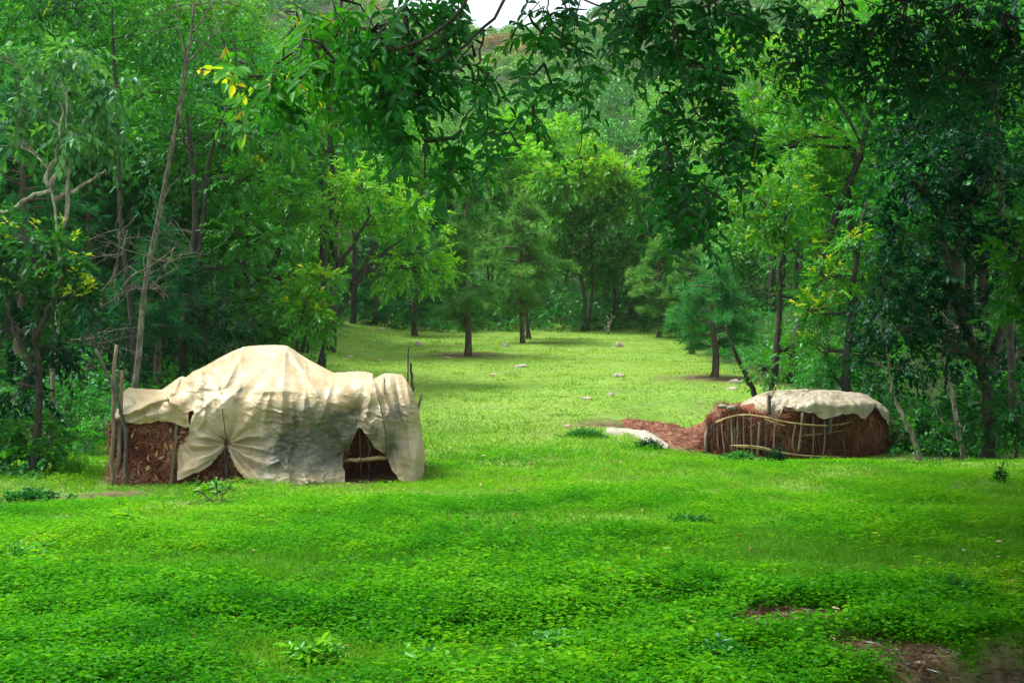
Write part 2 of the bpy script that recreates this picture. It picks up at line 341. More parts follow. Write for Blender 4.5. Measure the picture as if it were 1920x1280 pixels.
def sprays(mb, rng, C, D, n, length, L, Wd, tint, droop=.3, simple=False, spread=.9, young=0., twig=None, yk=3):
    """leafy twigs: n leaves alternating along a twig that starts at C and heads along D"""
    m = len(C); D = nrm(D)
    side = nrm(np.cross(D, A([0, 0, 1.]) + rng.normal(size=(m, 3)) * .3)); up = nrm(np.cross(side, D))
    lens = length * (0.6 + .8 * rng.random(m))
    P = []; DD = []; NN = []; TT = []; LL = []
    ybase = rng.random(m) < young
    for i in range(n):
        t = (i + .5) / n; s = 1 if i % 2 else -1
        pos = C + D * (lens * t)[:, None] + A([0, 0, -1.]) * (lens * t * t * droop)[:, None] + rng.normal(size=(m, 3)) * (length * .04)
        dr = D * (.45 + .5 * t) + side * s * spread * (1 - .5 * t) * (.6 + .8 * rng.random(m))[:, None] + A([0, 0, -1.]) * droop * (.5 + rng.random(m))[:, None] + rng.normal(size=(m, 3)) * .22
        nn = up * .6 + A([0, 0, 1.]) + rng.normal(size=(m, 3)) * .33
        P.append(pos); DD.append(dr); NN.append(nn); LL.append(L * (.65 + .6 * rng.random(m)))
        tt = tint + rng.normal(size=m) * .10
        tt = np.clip(tt, 0, .86)
        if young > 0 and i >= n - yk: tt = np.where(ybase, .86 + rng.random(m) ** 1.6 * .13, tt)
        TT.append(tt)
    LL = np.concatenate(LL)
    leaves(mb, np.concatenate(P), np.concatenate(DD), np.concatenate(NN), LL, LL * (Wd / L), np.concatenate(TT), curl=.16, simple=simple)
    if twig is not None:
        for i in range(m):
            e = C[i] + D[i] * lens[i] + A([0, 0, -lens[i] * droop])
            twig.tube(np.stack([C[i] - D[i] * .05, (C[i] + e) / 2 + A([0, 0, lens[i] * droop * .2]), e]), [.005, .004, .002], 3, cap=False)

def clump_points(rng, c, r, dens, sub=7, irr=.4):
    """points spread over lumpy sub-clumps of one foliage mass; returns points, outward directions, sub-clump centres"""
    c = A(c); r = A(r); out = []; dirs = []; subs = []
    sd_ = nrm(rng.normal(size=(sub, 3)) + A([0, 0, .15])); rr = .35 + .45 * rng.random(sub)
    sc = c + sd_ * r * rr[:, None]; sr = (.34 + .28 * rng.random(sub))
    for k in range(sub):
        n = max(3, int(dens * (sr[k] ** 2) * (r[0] * r[2] + r[0] * r[1]) * .5 * 3.2))
        d = nrm(rng.normal(size=(n, 3)) + A([0, 0, .12])); q = (.35 + .65 * rng.random(n) ** .5)
        q *= 1 + irr * (vnoise(d[:, 0] * 2.5 + k * 7, d[:, 2] * 2.5 + d[:, 1] * 1.7, k) - .5) * 2
        out.append(sc[k] + d * (r * sr[k] * A([1.1, 1.1, .55])) * q[:, None]); dirs.append(d * .8 + nrm(sc[k] - c) * .5)
        subs.append(sc[k])
    return np.vstack(out), np.vstack(dirs), A(subs)

def tree(name, label, d, trunks, clumps, leaf='leaf_mid', bark='bark_dark', L=.10, Wd=.045, dens=26, n=12, length=.34, droop=.3,
         young=0, seed=1, r0=.09, group=None, cat='tree', simple=True, bare=(), tintv=.45, depth_jit=.5, sub=7, tc_=None):
    """a broadleaf tree. trunks: polylines of photo points; clumps: (px, py, rx, ry, depth offset) masses of foliage"""
    rng = np.random.default_rng(seed); L = L * 1.22; Wd = Wd * 1.35; sub = sub + 2
    bx, by = (trunks[0][0][0] - 960) / F * d, d
    base = A([bx, by, float(H(bx, by)) - .04]); root = empty(name, base, label, cat, group)
    tm = MB(); cm = MB(); lines = []
    for ti, tr in enumerate(trunks):
        P = A([W(q[0], q[1], d + (q[2] if len(q) > 2 else 0)) for q in tr])
        if ti == 0 or tr[0][1] > 560 and ti < 3 and len(tr[0]) < 4 and abs(P[0][2] - H(P[0][0], P[0][1])) < .7:
            P[0][2] = H(P[0][0], P[0][1]) - .05
        P = smooth_line(P, 14) - base; P[1:, 1] += np.cumsum(rng.normal(size=13) * .03)
        P[1:-1] += rng.normal(size=(12, 3)) * .015
        rr = r0 * (tr[0][3] if len(tr[0]) > 3 else (1 if ti == 0 else .75))
        R = np.linspace(rr, rr * .35, 14); R[0] *= 1.35
        tm.tube(P, R, 8, lump=.15, seed=seed); lines.append((P, R))
    allP = np.vstack([l[0][2:] for l in lines]); allR = np.concatenate([l[1][2:] for l in lines])
    for cl in clumps:
        cx, cy_, rx, ry, dd = cl[:5]; tv = cl[5] if len(cl) > 5 else tintv; yv = cl[6] if len(cl) > 6 else young
        c = W(cx, cy_, d + dd) - base; r = A([rx, rx * .9, ry]) / F * (d + dd); r[1] = (r[0] + r[2]) / 2
        cand = np.linalg.norm(allP - c, axis=1) + np.clip(allP[:, 2] - c[2], 0, 9) * 1.5
        j = int(np.argmin(cand)); lr = min(allR[j] * .6, .05)
        lp = limb(tm, allP[j], c, lr, lr * .4, rng)
        pts, dr, sc = clump_points(rng, c, r, dens, sub)
        for s_ in sc:
            q = lp[rng.integers(2, len(lp))]; sp = limb(tm, q, s_, lr * .4, .006, rng, n=5, k=4)
        t_ = np.clip(tv + (vnoise(pts[:, 0] * 1.3, pts[:, 2] * 1.3 + pts[:, 1], seed) - .5) * .35, 0, .84)
        rel = (pts[:, 2] - c[2]) / r[2]
        sprays(cm, rng, pts, dr, n, length, L, Wd, t_, droop, simple, young=0)
        if yv > 0:
            top = (rel > -.2) & (rng.random(len(pts)) < yv)
            if top.any(): sprays(cm, rng, pts[top] + A([0, 0, .04]), dr[top] + A([0, 0, .5]), 7, length * .6, L * 1.1, Wd, .86, 0.05, simple, young=1., yk=6)
    for br in bare:
        P = A([W(q[0], q[1], d + (q[2] if len(q) > 2 else 0)) for q in br[0]]) - base
        P = smooth_line(P, 10) + rng.normal(size=(10, 3)) * .01
        tm.tube(P, np.linspace(br[1], br[1] * .35, 10), 6)
        if len(br) > 2:
            for _ in range(br[2]):
                i = rng.integers(3, 10); L_ = .25 + .55 * rng.random(); dv = nrm(P[i] - P[i - 1] + rng.normal(size=3) * .8)
                limb(tm, P[i], P[i] + dv * L_, br[1] * .35, .003, rng, n=5, k=4)
                limb(tm, P[i] + dv * L_ * .5, P[i] + dv * L_ * .5 + nrm(dv + rng.normal(size=3) * .8) * L_ * .5, br[1] * .2, .002, rng, n=4, k=3)
    if tm.n: tm.build('trunk', M[bark], root, True)
    if cm.n: cm.build('crown', M[leaf], root)
    return root

def needles(mb, rng, P, D, L, w, per, tint, droop=.5):
    n = len(P); P2 = np.repeat(P, per, 0); D2 = np.repeat(nrm(D), per, 0)
    dd = nrm(D2 * 1.1 + rng.normal(size=(n * per, 3)) * .45 + A([0, 0, -1.]) * droop)
    P2 = P2 + D2 * (rng.random(n * per)[:, None] - .5) * .12
    LL = L * (.7 + .6 * rng.random(n * per))
    tt = np.clip(np.repeat(np.broadcast_to(tint, (n,)), per) + rng.normal(size=n * per) * .08, 0, 1)
    blades(mb, P2, dd, LL, w, tt, rng)

def pine(name, label, px, d, top, half, crown_base=None, mat='needle', seed=1, r0=.13, lean=0., droop=.5, group=None, tv=.5, per=9, nl=.20, w=.013, dens=1.,
         flat=False, offs=(), asym=0.):
    """long-needled pine; top = photo row of its tip, half = half width of its crown in photo pixels"""
    rng = np.random.default_rng(seed); w = w * 1.7; per = max(6, int(per * .75))
    bx = (px - 960) / F * d; bz = float(H(bx, d)) - .05; base = A([bx, d, bz])
    h = (CAMZ - (top - 640) / F * d) - bz; R = half / F * d
    cb = .3 if crown_base is None else ((CAMZ - (crown_base - 640) / F * d) - bz) / h
    root = empty(name, base, label, 'pine tree', group); tm = MB(); cm = MB()
    t = np.linspace(0, 1, 16); P = np.stack([lean * t + .06 * np.sin(t * 7 + seed), .05 * np.cos(t * 6), h * t], 1)
    rr = r0 * (1 - .88 * t); rr[0] *= 1.3; tm.tube(P, rr, 8, lump=.15, seed=seed)
    nb = int((20 + h * 4.5) * dens ** .5); TP = []; TD = []; TT = []
    for i in range(nb):
        u = (i + rng.random()) / nb; z = cb + (1 - cb) * u
        prof = (math.sin(min(1, (u + .18) * 1.15) * math.pi * .5) if u < .35 else 1.) * (1 - max(0, (u - .3)) / .72) ** .75
        an = rng.random() * 6.283 if not flat else (rng.random() - .5) * 2.2 + (0 if rng.random() < .6 else math.pi)
        Lb = R * prof * (.45 + .75 * rng.random()) * (1 + asym * math.cos(an)) + .15
        o_ = A([np.interp(z, t, P[:, 0]), np.interp(z, t, P[:, 1]), h * z]); dv = A([math.cos(an), math.sin(an), 0])
        s = np.linspace(0, 1, 7)[:, None]; rise = .35 * (1 - u * .2)
        bp = o_ + dv * Lb * s + A([0, 0, 1.]) * Lb * (rise * s - (.30 + .25 * droop) * s ** 2) + rng.normal(size=(7, 3)) * .02 * Lb * s
        tm.tube(bp, np.linspace(.018 + .012 * Lb, .006, 7), 4, cap=False)
        nt_ = max(5, int(Lb * 17 * dens))
        for _ in range(2):
            q = .25 + .75 * rng.random(nt_); bq = np.stack([np.interp(q, s[:, 0], bp[:, k]) for k in range(3)], 1)
            sd2 = nrm(np.cross(dv, A([0, 0, 1.]))); ww = (rng.random(nt_) - .5) * 2 * Lb * .30 * (1.15 - q)
            off = sd2 * ww[:, None] + A([0, 0, 1.]) * (rng.normal(size=nt_) * .05 - np.abs(ww) * .2)[:, None]
            TP.append(bq + off); TD.append(dv * .8 + sd2 * np.sign(ww)[:, None] * .55 + rng.normal(size=(nt_, 3)) * .35 + A([0, 0, .35]))
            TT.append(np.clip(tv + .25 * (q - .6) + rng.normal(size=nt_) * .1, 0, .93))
    n_ = int(30 * dens); TP.append(P[-1] + rng.normal(size=(n_, 3)) * A([.16, .16, .3])); TD.append(rng.normal(size=(n_, 3)) * .4 + A([0, 0, 1])); TT.append(np.full(n_, tv + .2))
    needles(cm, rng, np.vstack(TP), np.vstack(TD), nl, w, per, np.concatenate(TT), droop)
    tm.build('trunk', M['bark_pine'], root, True); cm.build('crown', M[mat], root)
    return root

def copy_tree(src, loc, rz, sc, label, group=None):
    r = src.copy(); scene.collection.objects.link(r); r.location = loc; r.rotation_euler = (0, 0, rz); r.scale = (sc,) * 3
    r['label'] = label
    if group: r['group'] = group
    for ch in list(src.children):
        c = ch.copy(); scene.collection.objects.link(c); c.parent = r
    return r

# ------------------------------------------------------------------ the tent on the left
def Z1(x, y): return 180 + x / 3., 620 + y / 3.          # enlargement -> photo pixels
TD0 = 17.2
ctl = A([(835,88,1.05),(950,82,1.08),(1070,82,1.02),(700,210,.72),(780,160,.85),(900,215,.55),(1070,215,.52),(1180,250,.5),(870,345,.08),(1050,345,.0),(1230,345,.06),
 (900,500,.0),(1100,500,-.03),(1300,520,.04),(900,700,-.06),(1100,700,-.06),(1250,650,.0),(1350,700,.06),(1000,890,-.28),(1200,875,-.2),(1390,850,-.12),
 (710,335,.16),(600,300,.32),(545,228,.6),(480,255,.45),(600,420,.04),(650,500,-.02),(738,635,.13),(600,640,-.02),(470,620,.1),(460,840,-.14),(560,760,-.12),(660,720,.0),(850,800,-.16),(905,895,-.24),
 (190,318,.45),(250,325,.45),(370,330,.45),(130,430,.1),(300,410,-.02),(410,385,.02),(200,455,-.04),(100,500,.0),(250,520,.0),(350,505,-.02),(470,535,.0),(480,440,.0),
 (1335,235,.62),(1470,228,.5),(1555,240,.45),(1400,330,.14),(1500,350,.08),(1475,455,.12),(1380,450,.05),(1420,670,.16),(1520,500,-.04),(1560,600,-.05),(1640,690,.05),(1580,330,.06),(1555,275,.25),
 (1620,240,.45),(1720,245,.5),(1650,400,.05),(1750,420,.14),(1700,600,.0),(1820,560,.3),(1850,690,.3),(1750,700,-.05),(1650,780,.0),(1780,845,-.03),(1840,830,.25),(1150,160,.85),(1250,195,.75)], float)
cx_ = ctl[:, :2] / 1000.
def tps(r2): return r2 * np.log(r2 + 1e-9) * .5
_K = tps(((cx_[:, None] - cx_[None]) ** 2).sum(-1)) + np.eye(len(cx_)) * 3e-4
_Pm = np.c_[np.ones(len(cx_)), cx_]; _A = np.block([[_K, _Pm], [_Pm.T, np.zeros((3, 3))]])
_w = np.linalg.solve(_A, np.r_[ctl[:, 2], 0, 0, 0])
def seg_dist(x, y, pl):
    best = np.full(x.shape, 1e9); bt = np.zeros(x.shape); tot = sum(math.dist(pl[i], pl[i + 1]) for i in range(len(pl) - 1)); acc = 0; sg = np.zeros(x.shape)
    for (ax, ay), (bx, by) in zip(pl[:-1], pl[1:]):
        l2 = (bx - ax) ** 2 + (by - ay) ** 2; t_ = np.clip(((x - ax) * (bx - ax) + (y - ay) * (by - ay)) / l2, 0, 1)
        d_ = np.hypot(x - ax - t_ * (bx - ax), y - ay - t_ * (by - ay)); u = d_ < best
        best = np.where(u, d_, best); bt = np.where(u, (acc + t_ * math.sqrt(l2)) / tot, bt)
        sg = np.where(u, (bx - ax) * (y - ay) - (by - ay) * (x - ax), sg); acc += math.sqrt(l2)
    return best, bt, np.sign(sg)
folds = [([(1070, 88), (1150, 200), (1235, 350), (1310, 520), (1400, 660)], .085, 20), ([(1070, 88), (1050, 345), (1035, 700)], .05, 18), ([(1062, 100), (900, 250), (730, 390), (560, 560)], .05, 26),
 ([(1070, 90), (970, 300), (840, 520), (745, 625)], .03, 24), ([(712, 330), (760, 250), (830, 105)], .07, 20), ([(700, 330), (640, 300), (545, 232)], .05, 26), ([(705, 345), (640, 400), (560, 470), (525, 560)], .06, 26),
 ([(508, 262), (540, 330), (610, 380)], .05, 18), ([(482, 255), (470, 350), (410, 385)], -.05, 20), ([(1556, 245), (1540, 400), (1495, 545)], .08, 18), ([(1562, 285), (1600, 450), (1650, 620)], .09, 22),
 ([(1590, 480), (1590, 560), (1570, 650)], -.05, 20), ([(1640, 640), (1690, 760), (1705, 830)], .06, 16), ([(1735, 250), (1770, 420), (1800, 700), (1790, 840)], .06, 24), ([(1480, 450), (1430, 560), (1425, 660)], .05, 18),
 ([(1475, 450), (1400, 420), (1280, 400)], .03, 16), ([(1475, 450), (1420, 360), (1340, 260)], .035, 18), ([(740, 640), (790, 740), (905, 890)], .09, 16), ([(740, 640), (830, 700), (960, 740), (1040, 690)], .05, 20),
 ([(740, 630), (860, 590), (980, 600)], .05, 16), ([(740, 635), (850, 650), (990, 680)], .045, 14), ([(735, 640), (640, 650), (490, 630)], .06, 16), ([(735, 645), (640, 700), (480, 740)], .055, 18),
 ([(735, 632), (640, 600), (540, 600)], .05, 14), ([(472, 622), (520, 700), (560, 780)], .04, 18), ([(470, 620), (500, 760), (458, 838)], .04, 16), ([(730, 640), (660, 710), (560, 770), (470, 800)], .05, 16),
 ([(200, 330), (230, 420), (180, 500)], .05, 22), ([(300, 345), (330, 395), (300, 500)], .03, 22), ([(410, 385), (470, 420), (520, 520)], .05, 22), ([(100, 500), (220, 445), (400, 385)], .05, 14), ([(120, 520), (250, 465), (410, 400)], -.05, 12),
 ([(960, 760), (1030, 735), (1085, 790), (1090, 860)], .06, 22), ([(930, 600), (1000, 640), (1000, 720)], .035, 20), ([(880, 345), (1050, 338), (1230, 350)], .03, 12), ([(1300, 240), (1360, 290), (1440, 300)], .03, 20), ([(1650, 250), (1655, 330)], .02, 10), ([(1600, 300), (1660, 480), (1690, 620), (1740, 830)], .06, 13), ([(1680, 250), (1710, 450), (1760, 640), (1780, 840)], -.05, 14), ([(1790, 420), (1815, 600), (1825, 820)], .05, 12), ([(1340, 250), (1290, 420), (1250, 560)], .035, 14), ([(1180, 180), (1180, 330), (1150, 600)], .03, 12), ([(980, 350), (940, 520), (900, 560)], .03, 13), ([(1100, 360), (1110, 560), (1060, 840)], .025, 12), ([(620, 240), (680, 280), (705, 330)], .04, 13), ([(150, 350), (260, 400), (410, 385)], .04, 12), ([(240, 330), (350, 370), (470, 350)], .045, 11), ([(480, 260), (440, 330), (330, 400)], .04, 12), ([(590, 215), (600, 290), (560, 350)], .04, 12), ([(500, 270), (580, 340), (600, 420)], .04, 11), ([(430, 400), (480, 450), (500, 530)], .04, 11), ([(620, 420), (600, 520), (540, 590)], .035, 12), ([(660, 380), (680, 480), (730, 600)], .035, 12), ([(780, 120), (770, 230), (720, 330)], .04, 12), ([(1480, 560), (1440, 480), (1400, 470)], .03, 12)]
ties = [(710, 335, 7, .010, 80), (738, 635, 11, .028, 120), (472, 620, 7, .018, 80), (1475, 455, 6, .015, 70), (1418, 668, 7, .02, 60)]
def toff(x, y):
    q = np.stack([x, y], -1).reshape(-1, 2) / 1000.
    r2 = ((q[:, None] - cx_[None]) ** 2).sum(-1)
    o_ = (tps(r2) @ _w[:-3] + _w[-3] + q @ _w[-2:]).reshape(x.shape)
    for pl, amp, wd in folds:
        ds, bt, sg = seg_dist(x, y, pl); en = np.sqrt(np.clip(bt * 6, 0, 1)) * np.clip((1 - bt) * 5, .15, 1)
        w2 = wd * (.7 + .9 * bt)
        o_ = o_ - amp * .85 * en * (np.exp(-np.abs(ds) / (w2 * .8)) - .40 * np.exp(-((ds - 2 * w2) / (w2 * 1.1)) ** 2))
    for kx, ky, nn, amp, R in ties:
        r = np.hypot(x - kx, y - ky); th = np.arctan2(y - ky, x - kx)
        o_ = o_ + amp * .8 * (r / R) * np.exp(1 - r / R) * np.sin(nn * th + 2 * np.sin(2 * th) + kx) + .05 * np.exp(-(r / 22) ** 2)
    wr = sstep((y - 330) / 200) * sstep((x - 780) / 200) + .6; rd_ = 1 - 2 * np.abs(fbm(x / 95 + y / 210, y / 42 - x / 150, 61, 3) - .5); rd_ = rd_ * (.4 + .9 * vnoise(x / 150, y / 120, 5))
    o_ = o_ + wr * .025 * (fbm(x / 70 + y / 160, y / 38 - x / 200, 3, 4) - .5) + .03 * (fbm(x / 130, y / 110, 8, 3) - .5) + wr * .016 * np.abs(fbm(x / 34 + y / 60, y / 20 - x / 90, 13, 3) - .5) - wr * .016 * rd_ ** 6
    return o_
outline = [(95,500),(100,470),(130,420),(140,380),(160,335),(185,318),(250,325),(320,328),(370,330),(400,310),(440,280),(480,255),(505,262),(545,228),(600,205),(700,148),(760,118),(835,88),(900,82),(1000,79),(1070,82),(1100,98),(1180,152),(1250,190),
 (1335,235),(1400,232),(1470,226),(1520,230),(1558,240),(1553,272),(1580,260),(1620,240),(1660,237),(1720,245),(1745,275),(1765,310),(1785,345),(1787,385),(1806,402),(1820,470),(1830,560),(1842,630),(1850,690),(1846,760),(1840,830),(1815,850),(1780,852),(1740,850),
 (1700,835),(1665,785),(1642,715),(1625,690),(1570,660),(1530,602),(1488,548),(1478,545),(1455,590),(1432,645),(1425,668),(1396,680),(1388,720),(1390,760),(1400,790),(1400,862),(1300,895),(1200,905),(1080,915),(1000,912),(905,896),
 (850,850),(790,770),(757,710),(738,645),(700,690),(650,748),(600,783),(530,813),(455,841),(462,760),(458,700),(462,640),(478,612),(503,598),(523,572),(530,520),(550,465),(548,448),(520,455),(522,500),(524,540),(500,545),(470,532),(430,515),(350,505),(310,520),(240,525),(180,516),(130,500)]
OL = A(outline, float); TOPN = 46
_r = np.random.default_rng(12); _o = []
for _i in range(len(OL)):
    _a = OL[_i]; _b = OL[(_i + 1) % len(OL)]; _o.append(_a)
    if _i >= TOPN:
        _n = int(np.hypot(*(_b - _a)) / 16)
        for _k in range(1, _n): _o.append(_a + (_b - _a) * _k / _n + _r.normal(size=2) * 2.6)
OL0 = OL; OL = A(_o)
def inside(x, y, P):
    c = np.zeros(x.shape, bool)
    for i in range(len(P)):
        x1, y1 = P[i]; x2, y2 = P[i - 1]
        u = ((y1 > y) != (y2 > y))
        with np.errstate(divide='ignore', invalid='ignore'): xx = (x2 - x1) * (y - y1) / (y2 - y1 + 1e-12) + x1
        c ^= u & (x < xx)
    return c
def cut_sheet(P, step):
    """regular grid of the sheet cut to its outline, the rim vertices moved onto the outline"""
    gx_ = np.arange(P[:, 0].min() - step, P[:, 0].max() + 2 * step, step); gy_ = np.arange(P[:, 1].min() - step, P[:, 1].max() + 2 * step, step)
    XX, YY = np.meshgrid(gx_, gy_); a, b_ = XX.shape
    ins = inside(XX, YY, P); cin = inside(XX[:-1, :-1] + step / 2, YY[:-1, :-1] + step / 2, P)
    x = XX.ravel().copy(); y = YY.ravel().copy(); o_ = np.where(~ins.ravel())[0]
    best = np.full(len(o_), 1e9); bx = np.zeros(len(o_)); by = np.zeros(len(o_))
    for i in range(len(P)):
        ax, ay = P[i - 1]; cx, cy2 = P[i]; l2 = (cx - ax) ** 2 + (cy2 - ay) ** 2 + 1e-9
        t_ = np.clip(((x[o_] - ax) * (cx - ax) + (y[o_] - ay) * (cy2 - ay)) / l2, 0, 1); qx = ax + t_ * (cx - ax); qy = ay + t_ * (cy2 - ay)
        d_ = np.hypot(x[o_] - qx, y[o_] - qy); u = d_ < best; best[u] = d_[u]; bx[u] = qx[u]; by[u] = qy[u]
    x[o_] = bx; y[o_] = by
    i, j = np.where(cin); q = np.stack([i * b_ + j, (i + 1) * b_ + j, (i + 1) * b_ + j + 1, i * b_ + j + 1], 1)
    used, inv = np.unique(q, return_inverse=True)
    return x[used], y[used], inv.reshape(-1, 4)
def tent_xyz(x, y, dep):
    px, py = Z1(x, y); d = TD0 + dep
    # sizes are laid out on the plane of the tent front, then set back by the real depth
    return np.stack([(px - 960) / F * d, d + 0 * px, CAMZ - (py - 640) / F * d], -1)
tbase = A([-3.0, 17.8, float(H(-3., 17.8))])
tent = empty('tent', tbase, 'large tent-like shelter draped in cream plastic sheeting over pine needle walls', 'tent')
x, y, q = cut_sheet(OL, 5.0); dep = toff(x, y)
stain_shade = .9 * np.exp(-((x - 1280) / 300) ** 2 - ((y - 520) / 150) ** 2) + .9 * np.exp(-((x - 1180) / 330) ** 2 - ((y - 700) / 130) ** 2)  # real dirt plus painted grey where little light passes the sheet
stain_shade = stain_shade * sstep((y - 320) / 130 + (fbm(x / 60, y / 60, 21) - .5)) + .5 * np.exp(-((x - 1690) / 60) ** 2 - ((y - 460) / 60) ** 2) + .65 * np.exp(-((x - 1640) / 90) ** 2 - ((y - 640) / 130) ** 2)
stain_shade = stain_shade + .75 * np.exp(-((x - 810 - (y - 330) * -.4) / 16) ** 2 - ((y - 340) / 60) ** 2) + .3 * np.exp(-((x - 1010) / 100) ** 2 - ((y - 780) / 60) ** 2)
stain_shade = stain_shade * (.45 + 1.0 * fbm(x / 90 + y / 300, y / 60, 77)) - .04
mb = MB(); mb.add(tent_xyz(x, y, dep) - tbase, None, q, np.clip(stain_shade, -.1, .95))
# the roof and back: loft from the skyline of the sheet backwards and down to the ground
sil = OL0[3:46]; _d = np.r_[0, np.cumsum(np.hypot(*np.diff(sil, axis=0).T))]; s_ = np.stack([np.interp(np.linspace(0, _d[-1], 120), _d, sil[:, i]) for i in (0, 1)], 1); s_[:, 0] = np.clip(s_[:, 0], 140, 1850); sd0 = toff(s_[:, 0], s_[:, 1])
rows = []
f0 = tent_xyz(s_[:, 0], s_[:, 1], sd0)
for t_ in np.linspace(0, 1, 12):
    dp = 2.3 * t_ * (1 - sd0 / 2.3); zz = f0[:, 2].copy(); g_ = H(f0[:, 0], np.full(120, 19.4)) + .05
    drop = sstep((t_ - .25) / .75) ** 1.2
    zz = zz * (1 - drop) + g_ * drop + .02 * np.sin(s_[:, 0] / 40 + t_ * 9) * min(1, t_ * 4) - .05 * min(1, t_ * 8)
    xx = f0[:, 0] + (tbase[0] - f0[:, 0]) * .06 * t_
    rows.append(np.stack([xx, f0[:, 1] + dp, zz], -1) - tbase)
mb.grid(A(rows), tint=.0)
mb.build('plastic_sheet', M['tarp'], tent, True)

def thatch(mb, rng, surf, n, L, w, off=.02, vert=.0, tint=(.45, .18)):
    """tangle of pine needles lying over a wall; surf(u, v) -> point, normal"""
    u = rng.random(n); v = rng.random(n); P, N = surf(u, v)
    T = nrm(np.cross(N, rng.normal(size=(n, 3)))); T[:, 2] *= (1 + vert); T = nrm(T + N * rng.normal(size=(n, 1)) * .22)
    cl = .6 * vnoise(P[:, 0] * 3, P[:, 2] * 3.5, 3) + .4 * vnoise(P[:, 0] * 9, P[:, 2] * 9, 4)
    P = P + N * (off * rng.random(n) * (.4 + 1.6 * cl))[:, None]
    LL = L * (.5 + rng.random(n)); bend = rng.normal(size=(n, 3)) * (LL * .28)[:, None]
    blades(mb, P - T * LL[:, None] / 2, T, LL, w * (.6 + .8 * rng.random(n)), np.clip(tint[0] + (cl - .5) * .9 + rng.normal(size=n) * tint[1], 0, 1), rng, bend)
rng = np.random.default_rng(5)
def wall_front(x0, x1, y0, y1, dfun, disp=.10):
    def f(u, v):
        xx = x0 + (x1 - x0) * u; yy = y0(xx) + (y1(xx) - y0(xx)) * v
        dd = dfun(xx) + disp * (fbm(xx / 60, yy / 60, 4) - .5) * 2
        P = tent_xyz(xx, yy, dd); n = len(xx); return P, np.tile(A([0, -1., .1]), (n, 1))
    return f
wtop = lambda x_: np.interp(x_, [60, 120, 300, 480, 515, 560, 800, 1400, 1900], [530, 520, 500, 505, 460, 440, 500, 500, 560])
wbot = lambda x_: np.interp(x_, [60, 200, 700, 1900], [955, 950, 925, 885])
wdep = lambda x_: np.interp(x_, [100, 160, 500, 700, 1380, 1440, 1600, 1800], [.20, .18, .22, .28, .32, .80, .85, .60])
sf = wall_front(108, 1800, wtop, wbot, wdep)
U, V = np.meshgrid(np.linspace(0, 1, 200), np.linspace(0, 1, 60)); Pw, _ = sf(U.ravel(), V.ravel())
Pw = Pw + A([0, 1, 0]) * .03
mb = MB(); fr = Pw.reshape(60, 200, 3) - tbase
mb.grid(fr, tint=np.clip(.22 + .3 * (fbm(U * 40, V * 18, 9) - .5), 0, 1))
left = np.stack([fr[:, 0] + A([0.05 * k_, 1.9 * k_ / 8, 0]) + A([.03, 0, 0]) * math.sin(k_) for k_ in range(9)], 0); mb.grid(left, tint=.25)
right = np.stack([fr[:, -1] + A([-.02 * k_, 1.3 * k_ / 8, 0]) for k_ in range(9)], 0); mb.grid(right, tint=.2)
mb.grid(np.stack([left[-1], right[-1]], 0), tint=.2)
thatch(mb, rng, lambda u, v: (lambda r_: (r_[0] - tbase, r_[1]))(sf(u * .42, v)), 17000, .17, .009, .09, tint=(.5, .26))
thatch(mb, rng, lambda u, v: (lambda r_: (r_[0] - tbase, r_[1]))(sf(.42 + .58 * u, v)), 5000, .18, .008, .06, tint=(.2, .15))  # darker tint here paints the shade inside the doorway
def side_left(u, v):
    i = (v * 59).astype(int); P = left[(u * 7.99).astype(int), i] + A([0, .2, 0]) * (rng.random(len(u)) - .5)[:, None]
    return P, np.tile(A([-1., 0, 0]), (len(u), 1))
thatch(mb, rng, side_left, 3500, .22, .008, .06)
wall = mb.build('needle_wall', M['straw'], tent)
# dead leaves caught in the thatch
mb = MB(); n = 110; P, N = sf(rng.random(n) * .42, .1 + .88 * rng.random(n)); P = P - tbase + A([0, -1, 0]) * (.10 + .05 * rng.random(n))[:, None]
leaves(mb, P, rng.normal(size=(n, 3)), A([0, -1, .2]) + rng.normal(size=(n, 3)) * .6, .06 + .06 * rng.random(n), .04, .3 + .7 * rng.random(n))
mb.build('dead_leaf', M['dry'], wall)['kind'] = 'stuff'

def zpole(pts, r, name, mat, dep, parent=tent, r1=None, k=7, lump=.34, n=14, seed=3, label=None):
    dd = dep if np.ndim(dep) else [dep] * len(pts)
    P = A([tent_xyz(A(float(a)), A(float(b_)), float(c_)) for (a, b_), c_ in zip(pts, dd)]) - tbase
    if name == 'post': r = r * .74; r1 = (r1 or r) * .78
    P = smooth_line(P, n); P[1:-1] += np.random.default_rng(int(abs(pts[0][0]))).normal(size=(n - 2, 3)) * (.007 if r > .01 else .002); mb = MB(); mb.tube(P, np.linspace(r, r if r1 is None else r1, n), k, lump=lump, seed=seed)
    o_ = mb.build(name, M[mat], parent, k > 5)
    if label: o_['label'] = label
    return o_
zpole([(116, 78), (108, 200), (95, 330), (97, 600), (84, 945)], .030, 'post', 'wood_old', -.02, r1=.036)
zpole([(136, 110), (125, 250), (122, 380)], .008, 'stick', 'wood_dark', .02)
zpole([(-2, 100), (30, 170), (70, 235), (100, 330), (150, 470), (172, 600), (176, 760), (160, 945)], .024, 'post', 'wood_dark', -.10, r1=.034, label='dark crooked post leaning out to the left')
zpole([(150, 222), (140, 300), (137, 420), (133, 560), (128, 750), (100, 940)], .030, 'post', 'wood_old', .05, r1=.034)
zpole([(150, 240), (170, 215), (168, 218)], .012, 'twig', 'wood_old', .05, n=5)
zpole([(455, 520), (450, 620), (440, 720), (424, 890)], .030, 'post', 'wood_old', .06, r1=.028)
zpole([(700, 500), (722, 640), (735, 760), (726, 895)], .034, 'post', 'wood_dark', .14, r1=.032)
